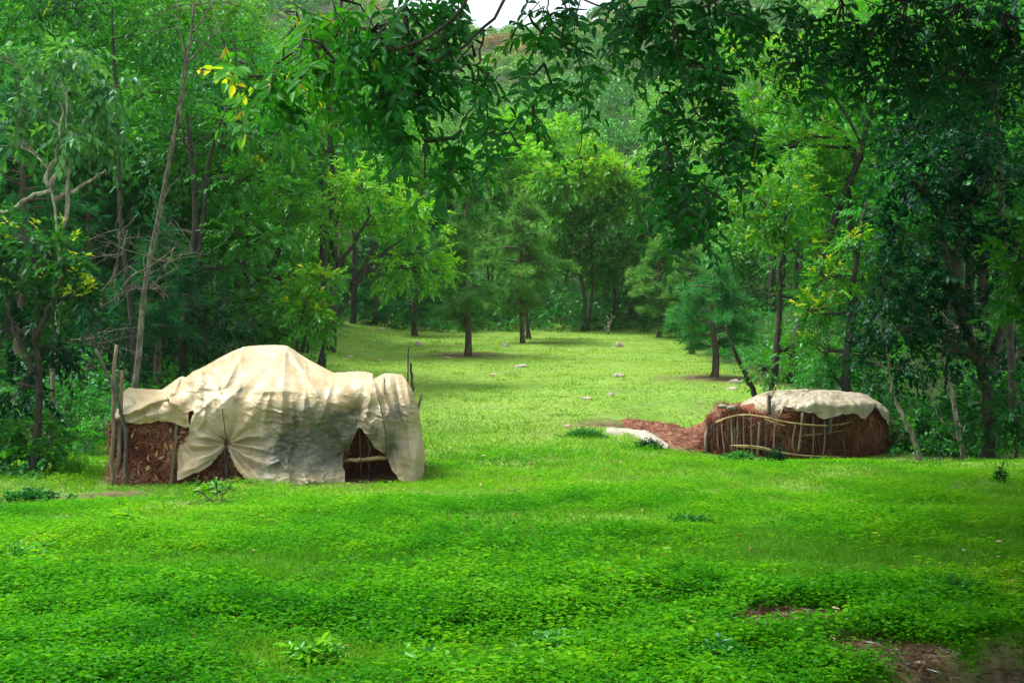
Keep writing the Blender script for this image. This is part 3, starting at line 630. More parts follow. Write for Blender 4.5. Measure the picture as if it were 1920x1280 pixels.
zpole([(576, 780), (570, 890)], .013, 'stick', 'wood_old', .1, n=5)
zpole([(100, 512), (150, 478), (230, 445), (320, 408), (412, 386)], .019, 'rail', 'bamboo', [.03, -.04, -.09, -.10, -.08])
zpole([(540, 912), (650, 872), (730, 850), (815, 828)], .018, 'rail', 'bamboo', [-.1, -.02, .0, .03])
zpole([(560, 925), (690, 885), (800, 868)], .014, 'rail', 'bamboo', [-.12, -.05, .0])
zpole([(1758, 82), (1754, 200), (1752, 340)], .010, 'stick', 'wood_dark', .62)
zpole([(1770, 178), (1775, 260), (1783, 390)], .017, 'stick', 'wood_dark', .66)
zpole([(1828, 356), (1815, 420), (1800, 520), (1795, 880)], .026, 'post', 'wood_old', .62)
zpole([(1385, 732), (1500, 724), (1640, 712)], .026, 'rail', 'bamboo', .25)
zpole([(1535, 600), (1538, 720), (1530, 895)], .024, 'post', 'wood_dark', .33)
zpole([(62, 880), (75, 915), (110, 940), (160, 945)], .011, 'bent_strip', 'bamboo', -.16, n=10)
zpole([(115, 875), (128, 915), (155, 942)], .014, 'bent_strip', 'bamboo', -.14, n=10)
for pts in ([(706, 345), (712, 450), (725, 560), (737, 632)], [(1477, 400), (1478, 455), (1484, 600), (1490, 820)], [(1588, 365), (1620, 520), (1636, 620), (1632, 700)], [(690, 590), (728, 610), (738, 635)], [(400, 372), (405, 392), (410, 405)], [(1620, 262), (1626, 355)]):
    P = []
    for a_, b_ in pts: P.append((a_, b_))
    dep_ = [float(toff(A([float(a_)]), A([float(b_)]))[0]) - .045 for a_, b_ in pts]
    if pts[0][0] == 1477: dep_ = [dep_[0], dep_[1], .1, .1]
    zpole(pts, .0055, 'cord', 'cord', dep_, k=4, lump=0, n=12)

# ------------------------------------------------------------------ the low hut on the right
def Z2(x, y): return 1100 + x / 3., 680 + y / 3.
HD = 25.0; hxc, hhw = 1178., 512.; HDEEP = 1.25
hc = A([(Z2(hxc, 0)[0] - 960) / F * (HD + HDEEP), HD + HDEEP, 0.]); hb = float(H(hc[0], hc[1] - .8))
hc[2] = hb
hut = empty('hut', hc, 'low oval hut walled with red-brown pine needles and bound with bamboo strips', 'hut')
HRX = hhw / 3 / F * (HD + .9) * .965; HRY = HDEEP
def hsurf(th, z, out=0.):
    """point on the oval wall; th = 0 faces the camera"""
    z01 = z; lean = 1 - .05 * z01
    return np.stack([np.sin(th) * (HRX * lean + out), -np.cos(th) * (HRY * lean + out), z + 0 * th], -1)
def hut_xyz(x, y, out=0.):
    """photo point -> the wall of the hut, in the hut's own space"""
    px, py = Z2(x, y); u = np.clip((x - hxc) / (hhw * 1.02), -.985, .985); th = np.arcsin(u)
    d = HD + HDEEP - (HRY + out) * math.cos(th); z = CAMZ - (py - 640) / F * d - hc[2]
    return A([(px - 960) / F * d - hc[0], d - hc[1], z])
htop = lambda th: np.interp(np.sin(th), [-1, -.85, -.6, -.3, 0, .5, .8, 1], [.56, .86, .74, .80, .86, .78, .80, .70])
U, V = np.meshgrid(np.linspace(-math.pi, math.pi, 220), np.linspace(0, 1, 36)); zz = -.15 + V * (htop(U) + .15 + (fbm(U * 8, V * 0, 6) - .5) * .1)
dz = (fbm(U * 5, zz * 5, 12) - .5) * .12
ring = hsurf(U, zz, dz); mb = MB(); mb.grid(ring, tint=np.clip(.22 + .3 * (fbm(U * 9, zz * 9, 3) - .5), 0, 1))
# heaped needle roof under the sheet
RR, TT_ = np.meshgrid(np.linspace(0, 1, 12), np.linspace(-math.pi, math.pi, 80), indexing='ij')
hz = (htop(TT_) - .03) * RR ** 2 + 1.0 * (1 - RR ** 2); mb.grid(np.stack([np.sin(TT_) * HRX * .95 * RR, -np.cos(TT_) * HRY * .95 * RR, hz + .04 * (fbm(TT_ * 4, RR * 9, 2) - .5)], -1), tint=.3)
def hs(u, v):
    th = (u - .5) * 2 * math.pi; z = -.12 + v * (htop(th) + .13); P = hsurf(th, z, (fbm(th * 5, z * 5, 12) - .5) * .12)
    return P, nrm(np.stack([np.sin(th) * HRY, -np.cos(th) * HRX, np.full_like(th, .1)], -1))
thatch(mb, rng, hs, 16000, .20, .008, .06, vert=.9, tint=(.40, .24)); thatch(mb, rng, lambda u, v: hs(u, v * .78), 9000, .30, .010, .075, vert=4., tint=(.22, .2))
n = 1600; th = (rng.random(n) - .5) * math.pi * 2; P = hsurf(th, htop(th), -.04)        # shaggy top edge
blades(mb, P, rng.normal(size=(n, 3)) * .7 + A([0, 0, .4]), .09, .010, .3 + .4 * rng.random(n), rng, rng.normal(size=(n, 3)) * .05)
mb.build('needle_wall', M['straw_red'], hut)
def hpole(pts, r, name, mat, out=.07, n=16, lump=.2, r1=None, label=None, k=6):
    r = r * (.62 if name == 'bamboo_strip' else 1); out = out + (.035 if pts[0][0] > 1150 or name == 'bamboo_strip' else 0); P = smooth_line(A([hut_xyz(float(a), float(b_), out) for a, b_ in pts]), n); mb = MB()
    P[:, 1] += rng.normal() * .01
    mb.tube(P, np.linspace(r, r1 or r, n), k, lump=lump, seed=int(pts[0][0])); o_ = mb.build(name, M[mat], hut, True)
    if label: o_['label'] = label
hpole([(728, 332), (780, 312), (835, 294), (905, 290), (1010, 305), (1100, 330), (1220, 347), (1350, 354), (1430, 346), (1505, 327)], .027, 'bamboo_strip', 'bamboo', .11, 26)
hpole([(1190, 412), (1350, 395), (1440, 380), (1500, 370), (1605, 366), (1650, 380)], .017, 'bamboo_strip', 'wood_old', .10, 20)
hpole([(808, 465), (900, 465), (980, 468), (1070, 500), (1200, 520), (1400, 529), (1625, 518)], .023, 'bamboo_strip', 'bamboo', .12, 24)
hpole([(810, 470), (900, 474), (985, 482), (1070, 508)], .018, 'bamboo_strip', 'bamboo', .10)
hpole([(1005, 318), (1060, 338), (1120, 356)], .018, 'bamboo_strip', 'bamboo', .12)
hpole([(1110, 262), (1180, 270), (1260, 272), (1345, 285)], .012, 'bamboo_strip', 'wood_old', .16)
hpole([(1270, 547), (1420, 545), (1600, 540)], .018, 'bamboo_strip', 'bamboo', .10)
hpole([(722, 340), (745, 330), (765, 322)], .014, 'bamboo_strip', 'bamboo', .12, 6)
for i, (xa, ya, xb, yb, r, mt) in enumerate([(760, 340, 778, 500, .016, 'wood_old'), (812, 298, 822, 505, .022, 'wood_old'), (848, 300, 845, 515, .013, 'wood_dark'), (884, 300, 888, 515, .014, 'wood_old'), (925, 300, 930, 520, .016, 'wood_old'),
        (972, 330, 960, 525, .024, 'wood_old'), (1015, 330, 1000, 525, .013, 'wood_dark'), (1060, 345, 1050, 520, .012, 'wood_dark'), (1172, 350, 1155, 490, .015, 'wood_old'), (1215, 280, 1192, 500, .023, 'wood_old'),
        (1275, 300, 1270, 530, .013, 'wood_dark'), (1340, 330, 1325, 535, .014, 'wood_dark'), (1400, 360, 1395, 535, .012, 'wood_dark'), (1452, 350, 1450, 535, .012, 'wood_dark'), (1505, 340, 1510, 535, .013, 'wood_dark'), (1560, 350, 1575, 530, .012, 'wood_dark'), (1598, 380, 1642, 478, .024, 'wood_old'), (1640, 350, 1668, 520, .014, 'wood_dark'),
        (705, 350, 700, 505, .012, 'wood_dark'), (735, 340, 742, 500, .012, 'wood_dark')]):
    hpole([(xa, ya), ((xa + xb) / 2 + rng.normal() * 5, (ya + yb) / 2), (xb, yb)], r, 'stake', 'wood_old' if i % 3 else mt, .085, 9)
for xa in rng.uniform(690, 1660, 16): hpole([(xa, 345 + rng.uniform(-30, 60)), (xa + rng.normal() * 8, 430), (xa + rng.normal() * 14, 530)], .009, 'stake', 'wood_dark', .08, 7)
hpole([(1388, 236), (1380, 270), (1372, 340), (1368, 400)], .034, 'post', 'wood_dark', .17, 10)
hpole([(1372, 262), (1390, 245), (1398, 236)], .016, 'twig', 'wood_dark', .17, 6)
hpole([(1028, 180), (1026, 210), (1027, 290)], .034, 'post', 'wood_dark', .16, 10)
hpole([(1066, 122), (1050, 165), (1040, 200)], .014, 'stick', 'bamboo', .12, 8)
# the sheet on top: an oval cap whose rim hangs to a different height all round
rim_x = [730, 900, 930, 960, 1010, 1035, 1080, 1180, 1240, 1300, 1400, 1440, 1490, 1530, 1560, 1600, 1640, 1690]
rim_y = [300, 275, 305, 312, 300, 235, 258, 285, 318, 306, 292, 300, 318, 282, 250, 275, 310, 318]
NT, NR = 260, 46
TH, RD = np.meshgrid(np.linspace(-math.pi, math.pi, NT), np.linspace(0, 1, NR), indexing='xy')
capL, capR = -.60, 1.0
cxm = HRX * (capL + capR) / 2 * 1.0; hw2 = HRX * (capR - capL) / 2 * 1.02
def cap_xyz(th, rd):
    prof = np.minimum(rd / .88, 1.0)
    ztop = .975 + .15 * (1 - prof ** 2.2) + .05 * np.sin(th * 2 + 1) * prof
    xs = cxm + np.sin(th) * hw2 * np.minimum(rd / .86, 1 + .03 * rd); ysv = -np.cos(th) * (HRY + .12) * np.minimum(rd / .86, 1 + .03 * rd)
    xz = hxc + xs / HRX * hhw
    zr = np.interp(xz, rim_x, rim_y); dr_ = HD + HDEEP + ysv
    zrim = CAMZ - (Z2(0, zr)[1] - 640) / F * dr_ - hc[2]; zrim = zrim + .10 * (fbm(th * 6 + 3, th * 0, 18) - .5) + .05 * (fbm(th * 19, th * 0, 19) - .5); zrim = np.where(np.cos(th) > 0, zrim, .62 + .1 * np.sin(th * 5))
    w_ = sstep((rd - .84) / .16); edge = ztop * .985 - .06
    z = np.where(rd > .84, edge * (1 - w_) + zrim * w_, ztop)
    z = np.where(rd <= .84, ztop - .06 * sstep((rd - .6) / .24), z)
    lump = (fbm(xs * 3 + 5, ysv * 3, 14) - .5) * .07 + .15 * sstep((rd - .55) / .45) * (fbm(th * 9, w_ * 1.5, 29) - .5) - .04 * np.abs(fbm(th * 5 + xs * 3, rd * 4, 39) - .5) * 2 + .035 * (1 - 2 * np.abs(fbm(xs * 3.2 + ysv * 5, ysv * 9 - xs * 2, 15) - .5)) ** 3 + .03 * (fbm(xs * 9, ysv * 12, 16) - .5)
    kn = np.exp(-((xz - 950) / 55) ** 2) * (np.cos(th) > 0)
    out = 1 + .03 * lump + kn * .05
    sp_ = np.exp(-((xz - 1500) / 26) ** 2)
    z = z + lump * (1 - w_ * .4) + kn * .03 * np.sin(xz / 9) 
    z = z - .10 * sstep((xz - 1540) / 150) * rd
    return np.stack([xs * 1.0, (ysv - lump * .8 - kn * .10 * (rd > .7)) * out, z], -1)
mb = MB(); mb.grid(cap_xyz(TH, RD), tint=np.clip(.25 * fbm(TH * 4, RD * 6, 8) - .05, 0, 1)); mb.build('plastic_sheet', M['tarp_hut'], hut, True)
for (xx, yy, rx_, rz_) in ((768, 244, .09, .04), (824, 252, .11, .055), (672, 440, .035, .30)):
    u_, v_ = np.meshgrid(np.linspace(0, 2 * math.pi, 20), np.linspace(0, math.pi, 12)); c_ = hut_xyz(xx, yy, .03)
    s2 = 1 + 1.1 * (fbm(np.cos(u_) * 1.5 + 4, v_ * 1.5 + xx, 7) - .5)
    mb = MB(); mb.grid(np.stack([np.sin(v_) * np.cos(u_) * rx_ * s2, np.sin(v_) * np.sin(u_) * .09 * s2, np.cos(v_) * rz_ * s2], -1) + c_); mb.build('sheet_scrap', M['tarp_hut'], hut, True)

# red bank and white sheet in the hollow beside the hut
bk = A([(1240 - 960) / F * 26, 26., float(H((1240 - 960) / F * 26, 26.))])
gxx, gyy = np.meshgrid(np.linspace(1125, 1352, 90), np.linspace(0, 1, 30))
ytop = np.interp(gxx, [1125, 1150, 1180, 1230, 1290, 1315, 1330, 1345], [802, 790, 785, 790, 800, 796, 775, 755]) + (fbm(gxx / 12, gxx * 0, 3) - .5) * 7
ybot = np.interp(gxx, [1125, 1150, 1250, 1320, 1345], [803, 806, 830, 855, 856])
dd = 26.6 - 1.5 * gyy * (1 - .6 * sstep((gxx - 1280) / 55)); pyy = ytop * (1 - gyy) + ybot * gyy
Pb = np.stack([(gxx - 960) / F * dd, dd, CAMZ - (pyy - 640) / F * dd + (fbm(gxx / 9, gyy * 6, 8) - .5) * .06], -1)
back = Pb[0].copy(); back[:, 1] += .9; back[:, 2] = H(back[:, 0], back[:, 1]) - .08
fr_ = Pb[-1].copy(); fr_[:, 1] -= .55; fr_[:, 2] = H(fr_[:, 0], fr_[:, 1]) - .06; md_ = (fr_ + Pb[-1]) / 2 + A([0, 0, .06]) * (fbm(np.arange(90) / 7., np.zeros(90), 5)[:, None] - .3) * 2
mb = MB(); mb.grid(np.concatenate([back[None], Pb, md_[None], fr_[None]]) - bk); soil = mb.build('soil_bank', M['soil'], smooth=True, loc=bk); tag(soil, 'bare red soil bank in the hollow between the white sheet and the hut', 'soil bank', kind='structure')
n = 1500; u = rng.random(n); v = rng.random(n) ** 1.0; px = 1128 + 212 * u; i_ = (v * 29).astype(int); j_ = (u * 89).astype(int); mb = MB()
blades(mb, Pb[i_, j_] - bk + A([0, -.01, .0]), rng.normal(size=(n, 3)) * A([1, 1, .25]), .14, .012, .3 + .5 * rng.random(n), rng, rng.normal(size=(n, 3)) * .03); o_ = mb.build('pine_straw', M['straw'], soil)
wt = W(1200, 826, 24.3); wt[2] = float(H(wt[0], wt[1]))
ux, uy = np.meshgrid(np.linspace(0, 1, 60), np.linspace(0, 1, 20)); pxs = 1136 + 116 * ux
tp = np.interp(pxs, [1136, 1150, 1180, 1210, 1230, 1252], [803, 801, 803, 807, 815, 831]); bt_ = np.interp(pxs, [1136, 1180, 1252], [806, 824, 834])
dd = 25.0 - .9 * uy; pyy = tp * (1 - uy) + bt_ * uy
Pt = np.stack([(pxs - 960) / F * dd, dd, CAMZ - (pyy - 640) / F * dd + .03 * np.sin(ux * 9) * uy], -1); bkr = Pt[0].copy(); bkr[:, 1] += .35; bkr[:, 2] -= .16
ft_ = Pt[-1].copy(); ft_[:, 1] -= .12; ft_[:, 2] = np.minimum(H(ft_[:, 0], ft_[:, 1]) - .03, ft_[:, 2] - .02); Pt[:, :, 2] += .035 * (fbm(pxs / 11, uy * 4, 6) - .5)
mb = MB(); mb.grid(np.concatenate([bkr[None], Pt, ((ft_ + Pt[-1]) / 2 + A([0, -.03, .02]))[None], ft_[None]]) - wt); tag(mb.build('plastic_sheet', M['tarp_white'], smooth=True, loc=wt), 'white plastic sheet lying over the edge of the red soil hollow', 'plastic sheet')

# ------------------------------------------------------------------ stones in the meadow
def stone(px, py, d, w, h, label, mat='stone', seed=0):
    c = W(px, py, d); c[2] = float(H(c[0], d)); r_ = np.random.default_rng(seed); mb = MB()
    u_, v_ = np.meshgrid(np.linspace(0, 2 * math.pi, 22), np.linspace(0.02, math.pi - .02, 14))
    dx = np.sin(v_) * np.cos(u_); dy = np.sin(v_) * np.sin(u_); dz_ = np.cos(v_)
    k_ = 1 + .0 * u_
    for q in range(9):
        a_ = nrm(r_.normal(size=3)); dd_ = dx * a_[0] + dy * a_[1] + dz_ * a_[2]; k_ = np.minimum(k_, (.62 + .3 * r_.random()) / np.maximum(dd_, .3))
    k_ = k_ * (1 + .08 * (fbm(dx * 4 + 9, dz_ * 4 + dy * 3, seed) - .5))
    ww = w / F * d; hh = h / F * d
    V_ = np.stack([dx * ww * k_, dy * ww * .8 * k_, dz_ * hh * 1.25 * k_], -1); V_[:, -1] = V_[:, 0]
    mb.grid(V_); tag(mb.build('stone', M[mat], loc=c), label, 'stone', 'stones scattered over the meadow')
for i, a_ in enumerate([(1161, 648, 50, 8, 9, 'upright grey stone at the far side of the meadow below the forest edge', 'stone'),
    (975, 690, 39, 16, 6, 'broad flat grey stone in the meadow to the right of the bare pine trunk', 'stone'),
    (924, 712, 36, 8, 4, 'small pale flat stone below and right of the foremost pine', 'stone'),
    (1159, 711, 36, 13, 7, 'lumpy grey stone in the middle of the sunny meadow, largest in its right half', 'stone'),
    (1145, 742, 31, 7, 5, 'small grey stone just below the lumpy grey stone in the meadow', 'stone'),
    (1100, 754, 30, 11, 4, 'low pale stone sunk in turf above the white sheet and soil bank', 'stone'),
    (1064, 805, 25, 9, 5, 'reddish stone left of the soil bank, nearest stone to the white sheet', 'stone_red'),
    (1377, 708, 33.5, 11, 7, 'tan stone on bare earth beside the base of the right-hand pine', 'stone'),
    (1370, 717, 32.5, 14, 4, 'flat slab in front of the tan stone by the right-hand pine', 'stone'),
    (784, 642, 50, 8, 7, 'pointed pale stone at the forest edge behind the tall sticks of the tent', 'stone'),
    (712, 674, 42, 10, 4, 'flat reddish stone in the meadow above the right shoulder of the tent', 'stone_red'),
    (655, 667, 43, 8, 4, 'small grey-white stone in the shade near the leaning trunks behind the tent', 'stone'),
    (948, 648, 50, 7, 5, 'small stone half hidden in grass near the thin bare pine trunk', 'stone'),
    (716, 621, 58, 8, 4, 'pale flat stone far back in shadow on the left of the meadow', 'stone'),
    (840, 675, 44, 8, 3, 'low stone at the left end of the red earth below the foremost pine', 'stone_red'),
    (862, 862, 20.3, 6, 3, 'little tan stone in the grass right of the tent', 'stone_red'),
    (929, 869, 20, 5, 3, 'tiny pale stone in the open grass between the tent and the hollow', 'stone')]):
    px, py, d, w_, h_, lb, mt = a_; stone(px, py, d, w_, h_, lb, mt, i + 3)

# ------------------------------------------------------------------ trees, left of the clearing
tree('slender_tree', 'tall tree with a thin straight dark trunk, right of the pale forking tree', 25, [[(256, 640), (240, 540), (224, 400), (218, 230), (212, 100), (208, -60)]],
     [(120, 20, 150, 80, 1.5, .15), (290, 60, 100, 80, 1, .3), (170, -60, 120, 60, 0, .3), (150, 130, 90, 50, 2.5, .2), (300, 170, 80, 60, 1.5, .35)], 'leaf_mid', 'bark_dark', L=.10, Wd=.035, dens=26, seed=11, r0=.055)
tree('leaning_tree', 'tall tree with a pale grey trunk leaning right above the dead branches', 24, [[(246, 610), (268, 520), (300, 385), (331, 240), (350, 120), (360, 40), (372, -60)]],
     [(390, 40, 90, 70, 1.2, .55), (450, 100, 80, 60, 1.5, .6), (310, 20, 70, 60, .8, .5), (470, 20, 70, 50, 2, .6)], 'leaf_bright', 'bark_mid', L=.085, Wd=.032, dens=24, seed=12, r0=.058,
     bare=[([(349, 120), (338, 60), (330, 0)], .02, 4), ([(352, 118), (385, 82), (415, 55)], .022, 5), ([(340, 232), (341, 150), (346, 90)], .022, 3), ([(362, 60), (385, 30), (400, 0)], .02, 4), ([(303, 380), (318, 350), (330, 335)], .02, 3)])
tree('twin_trunk_tree', 'dark tree with two close trunks standing behind the left half of the tent', 28, [[(335, 640), (350, 540), (366, 450), (364, 300), (342, 240), (345, 170)], [(338, 640), (362, 520), (378, 430), (382, 330), (395, 260), (420, 200)]],
     [(300, 280, 80, 90, 1.5, .3), (420, 250, 90, 80, 1, .45), (300, 420, 70, 60, 2, .25), (450, 340, 80, 70, .6, .5), (480, 440, 70, 60, .2, .5), (420, 500, 80, 60, 1, .35), (350, 180, 80, 60, 1.5, .4)], 'leaf_mid', 'bark_dark', L=.095, Wd=.04, dens=27, seed=13, r0=.10,
     bare=[([(365, 365), (400, 335), (430, 330)], .025, 4), ([(372, 292), (345, 270), (342, 225)], .03, 3), ([(300, 400), (345, 470), (352, 540)], .02, 3)])
tree('pale_branching_tree', 'pale-barked forking tree with drooping light leaves at upper left', 22, [[(98, 800), (106, 650), (118, 540), (112, 440), (96, 352)], [(98, 355), (60, 368), (0, 402), (-40, 420)], [(96, 350), (118, 300), (140, 262), (160, 220)], [(94, 350), (80, 335), (110, 290), (118, 200)], [(112, 440), (128, 390), (122, 300), (125, 180)], [(100, 372), (150, 350), (190, 315)]],
     [(25, 120, 50, 40, .3, .6), (95, 125, 45, 35, .1, .7), (140, 105, 50, 35, .3, .7), (175, 190, 45, 35, .5, .6), (50, 215, 50, 35, .7, .55), (110, 180, 45, 35, .9, .55), (130, 250, 40, 25, -.2, .6), (25, 265, 45, 30, .8, .5), (215, 160, 35, 30, .3, .55), (190, 255, 35, 25, .8, .5)],
     'leaf_droop', 'bark_pale', L=.15, Wd=.06, dens=13, n=9, length=.32, droop=.75, seed=14, r0=.052, sub=5)
tree('dead_tree', 'leafless tree with pale bare branches spreading right above the left tent posts', 20.5, [[(95, 770), (104, 700), (112, 650), (100, 610), (75, 600)]], [], bark='bark_mid', seed=15, r0=.05,
     bare=[([(100, 612), (136, 600), (155, 588), (188, 582), (216, 567), (232, 544), (270, 516), (328, 490), (361, 469)], .018, 8), ([(188, 582), (187, 545), (205, 532), (221, 510), (222, 480), (240, 430)], .022, 8), ([(230, 544), (240, 520), (285, 500), (330, 462)], .02, 8),
           ([(112, 640), (150, 636), (185, 634), (210, 620)], .018, 8), ([(232, 546), (260, 540), (290, 542), (312, 530)], .014, 5), ([(100, 612), (130, 645), (165, 650), (190, 640)], .014, 8), ([(216, 567), (212, 520), (225, 470), (222, 430)], .016, 6), ([(106, 690), (140, 700), (165, 690)], .012, 6), ([(328, 490), (345, 470), (392, 478)], .010, 4)])
tree('yellow_tipped_tree', 'dense dark tree at the left edge topped with young yellow-orange leaves', 18, [[(60, 880), (72, 760), (60, 640), (70, 520), (60, 450)], [(62, 700), (30, 620), (10, 540)], [(66, 640), (110, 560), (130, 500)]],
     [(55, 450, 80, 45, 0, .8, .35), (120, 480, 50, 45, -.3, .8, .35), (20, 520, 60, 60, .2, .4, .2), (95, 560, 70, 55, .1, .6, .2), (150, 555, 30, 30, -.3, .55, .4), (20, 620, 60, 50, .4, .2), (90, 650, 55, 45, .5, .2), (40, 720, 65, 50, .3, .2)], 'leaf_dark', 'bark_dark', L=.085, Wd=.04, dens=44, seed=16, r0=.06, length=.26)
tree('leafy_bush', 'low glossy green bush at the lower left edge, left of the tent', 18.3, [[(60, 890), (60, 850), (55, 810)]], [(35, 810, 60, 45, 0, .45), (90, 830, 48, 45, .1, .5), (20, 860, 50, 40, -.2, .4), (75, 870, 50, 30, -.3, .5)],
     'leaf_mid', 'bark_dark', L=.075, Wd=.04, dens=75, seed=17, r0=.03, cat='bush', length=.24)
tree('leafy_bush', 'weedy shrub on the grassy bank directly left of the tent posts', 20, [[(160, 860), (158, 820)]], [(150, 820, 40, 35, 0, .6), (185, 790, 30, 50, .6, .45), (130, 770, 45, 50, .8, .3), (200, 745, 30, 40, 1, .35)], 'leaf_mid', 'bark_dark', L=.06, Wd=.03, dens=60, seed=18, r0=.02, cat='bush', length=.22)
tree('forked_tree', 'bright green tree with two dark trunks leaning right from behind the tent top', 33, [[(598, 680), (612, 628), (641, 580), (663, 536), (680, 500), (708, 455)], [(570, 660), (586, 580), (619, 529), (638, 496), (671, 448), (693, 404)], [(663, 536), (700, 490), (735, 462)], [(638, 496), (622, 470), (618, 440)]],
     [(690, 350, 60, 45, 0, .75, .15), (640, 390, 60, 45, .3, .7, .12), (600, 430, 50, 40, .2, .65, .1), (740, 400, 60, 45, .2, .7, .12), (800, 420, 60, 45, .4, .75, .15), (780, 480, 70, 45, 0, .7), (820, 510, 40, 35, .2, .7), (690, 420, 60, 45, .8, .55), (740, 520, 50, 30, .6, .6), (670, 320, 40, 30, .6, .7)],
     'leaf_bright', 'bark_dark', L=.10, Wd=.04, dens=28, seed=19, r0=.11)
tree('tall_thin_tree', 'thin straight tree rising over the bright forked tree, its branches spread wide', 46, [[(612, 690), (628, 560), (634, 430), (632, 330), (634, 270), (632, 200)], [(632, 330), (628, 300), (600, 265), (590, 250)], [(634, 310), (665, 290), (700, 275)]],
     [(600, 230, 60, 35, 0, .75, .1), (660, 200, 60, 35, .3, .7), (640, 255, 60, 30, -.5, .7, .1), (720, 260, 40, 30, .3, .7), (580, 290, 45, 35, .4, .65), (560, 200, 50, 40, 1, .55), (620, 150, 60, 40, 1, .6)], 'leaf_bright', 'bark_pale', L=.12, Wd=.045, dens=22, seed=20, r0=.12)
tree('broadleaf_tree', 'broad dense green tree filling the space above the tent ridge', 31, [[(470, 660), (468, 560), (455, 450), (480, 350)], [(468, 560), (520, 480), (540, 400)]],
     [(450, 260, 90, 70, .6, .5), (510, 330, 80, 70, 0, .6, .05), (430, 360, 80, 70, -.2, .5), (520, 430, 70, 60, -.3, .5), (450, 480, 80, 60, 0, .4), (540, 240, 60, 55, .4, .55), (560, 520, 50, 50, .2, .5), (480, 180, 80, 50, 1.5, .5)], 'leaf_bright', 'bark_dark', L=.10, Wd=.045, dens=30, seed=21, r0=.13)
tree('yellow_flecked_bush', 'rounded shrub-like tree with yellow-flecked leaf tips just behind the tent ridge', 28, [[(560, 672), (560, 620), (575, 560)]],
     [(600, 530, 45, 45, 0, .6, .35), (580, 590, 55, 50, -.2, .55, .25), (530, 560, 60, 50, .2, .45, .1), (610, 610, 30, 35, -.2, .55, .3), (500, 620, 60, 45, .2, .35), (450, 570, 60, 50, .5, .35)], 'leaf_bright', 'bark_dark', L=.085, Wd=.04, dens=34, seed=22, r0=.05, length=.26)
for i, a_ in enumerate([(300, 26.5, 560, 90, .35, 'dark shrub behind the left shoulder of the tent'), (400, 27, 600, 90, .3, 'dark leafy shrub directly behind the middle of the tent'), (200, 25, 640, 70, .2, 'shadowy shrub among the dead branches left of the tent')]):
    px, d, py, rr, tv, lb = a_
    tree('forest_shrub', lb, d, [[(px, 690), (px, py + 20)]], [(px, py, rr, rr * .7, 0, tv), (px - rr * .6, py + 60, rr * .7, 50, .2, tv), (px + rr * .6, py + 60, rr * .7, 50, .2, tv)], 'leaf_dark', 'bark_dark', L=.08, Wd=.036, dens=26, seed=30 + i, r0=.03, cat='bush', length=.26)
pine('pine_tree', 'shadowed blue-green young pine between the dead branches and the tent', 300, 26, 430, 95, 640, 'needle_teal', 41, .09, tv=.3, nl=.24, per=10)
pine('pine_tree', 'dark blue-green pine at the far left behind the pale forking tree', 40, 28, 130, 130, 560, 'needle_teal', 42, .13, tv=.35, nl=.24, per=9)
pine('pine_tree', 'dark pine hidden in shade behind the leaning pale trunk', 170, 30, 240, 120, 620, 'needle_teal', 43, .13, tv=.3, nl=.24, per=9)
# ------------------------------------------------------------------ middle of the clearing
pine('pine_tree', 'foremost pine of the clearing, feathery crown and bare lower trunk rising from red earth', 875, 45, 325, 105, 615, 'needle', 51, .11, tv=.55, nl=.22, per=11, dens=1.5, w=.016)
pine('pine_tree', 'pine with a thin bare trunk and flat pale layered boughs reaching right', 977, 52, 375, 105, 590, 'needle', 52, .09, tv=.6, nl=.22, per=11, dens=1.4, w=.018, droop=.35)
pine('pine_tree', 'second thin pine trunk close behind the layered pine', 990, 55, 420, 60, 560, 'needle', 53, .10, tv=.35, nl=.22, per=9, dens=1.1, w=.018)
pine('pine_tree', 'dark slim pine left of the foremost pine at the back of the meadow', 779, 57, 440, 85, 600, 'needle_teal', 54, .13, tv=.3, nl=.22, per=9, dens=1.1, w=.018)
pine('pine_tree', 'shaded pine behind the leaning fork, at the left end of the far tree line', 705, 60, 430, 90, 600, 'needle_teal', 55, .13, tv=.3, nl=.22, per=9, w=.02)
pine('pine_tree', 'grey-green pine over the far edge of the meadow left of the hanging leaf cluster', 1237, 56, 455, 75, 590, 'needle', 56, .10, tv=.62, nl=.22, per=11, dens=1.3, w=.018)
pine('pine_tree', 'blue-green long-needled pine above the hut with bare earth round its trunk', 1338, 35, 500, 98, 655, 'needle_teal', 57, .10, tv=.62, nl=.24, per=12, dens=1.1, w=.012, droop=.25)
pine('pine_tree', 'young bright pine trunk between the two right-hand pines', 1295, 46, 470, 70, 610, 'needle', 58, .10, tv=.6, nl=.22, per=10, dens=1.2)
tree('forked_dark_tree', 'dark many-stemmed tree with yellow-green top in the middle of the far tree line', 60, [[(1095, 618), (1098, 560), (1085, 500), (1092, 420), (1060, 370)], [(1102, 618), (1112, 540), (1108, 470), (1120, 400)], [(1092, 420), (1120, 380), (1125, 350)]],
     [(1060, 340, 55, 40, 0, .7, .15), (1130, 330, 55, 40, .3, .8, .3), (1180, 370, 40, 40, .5, .6), (1050, 410, 50, 40, .2, .5), (1120, 420, 60, 45, .2, .4), (1150, 480, 50, 45, .6, .3), (1070, 480, 50, 40, .6, .35), (1100, 290, 40, 30, .8, .7, .3)], 'leaf_bright', 'bark_dark', L=.17, Wd=.07, dens=22, seed=61, r0=.09, length=.5)
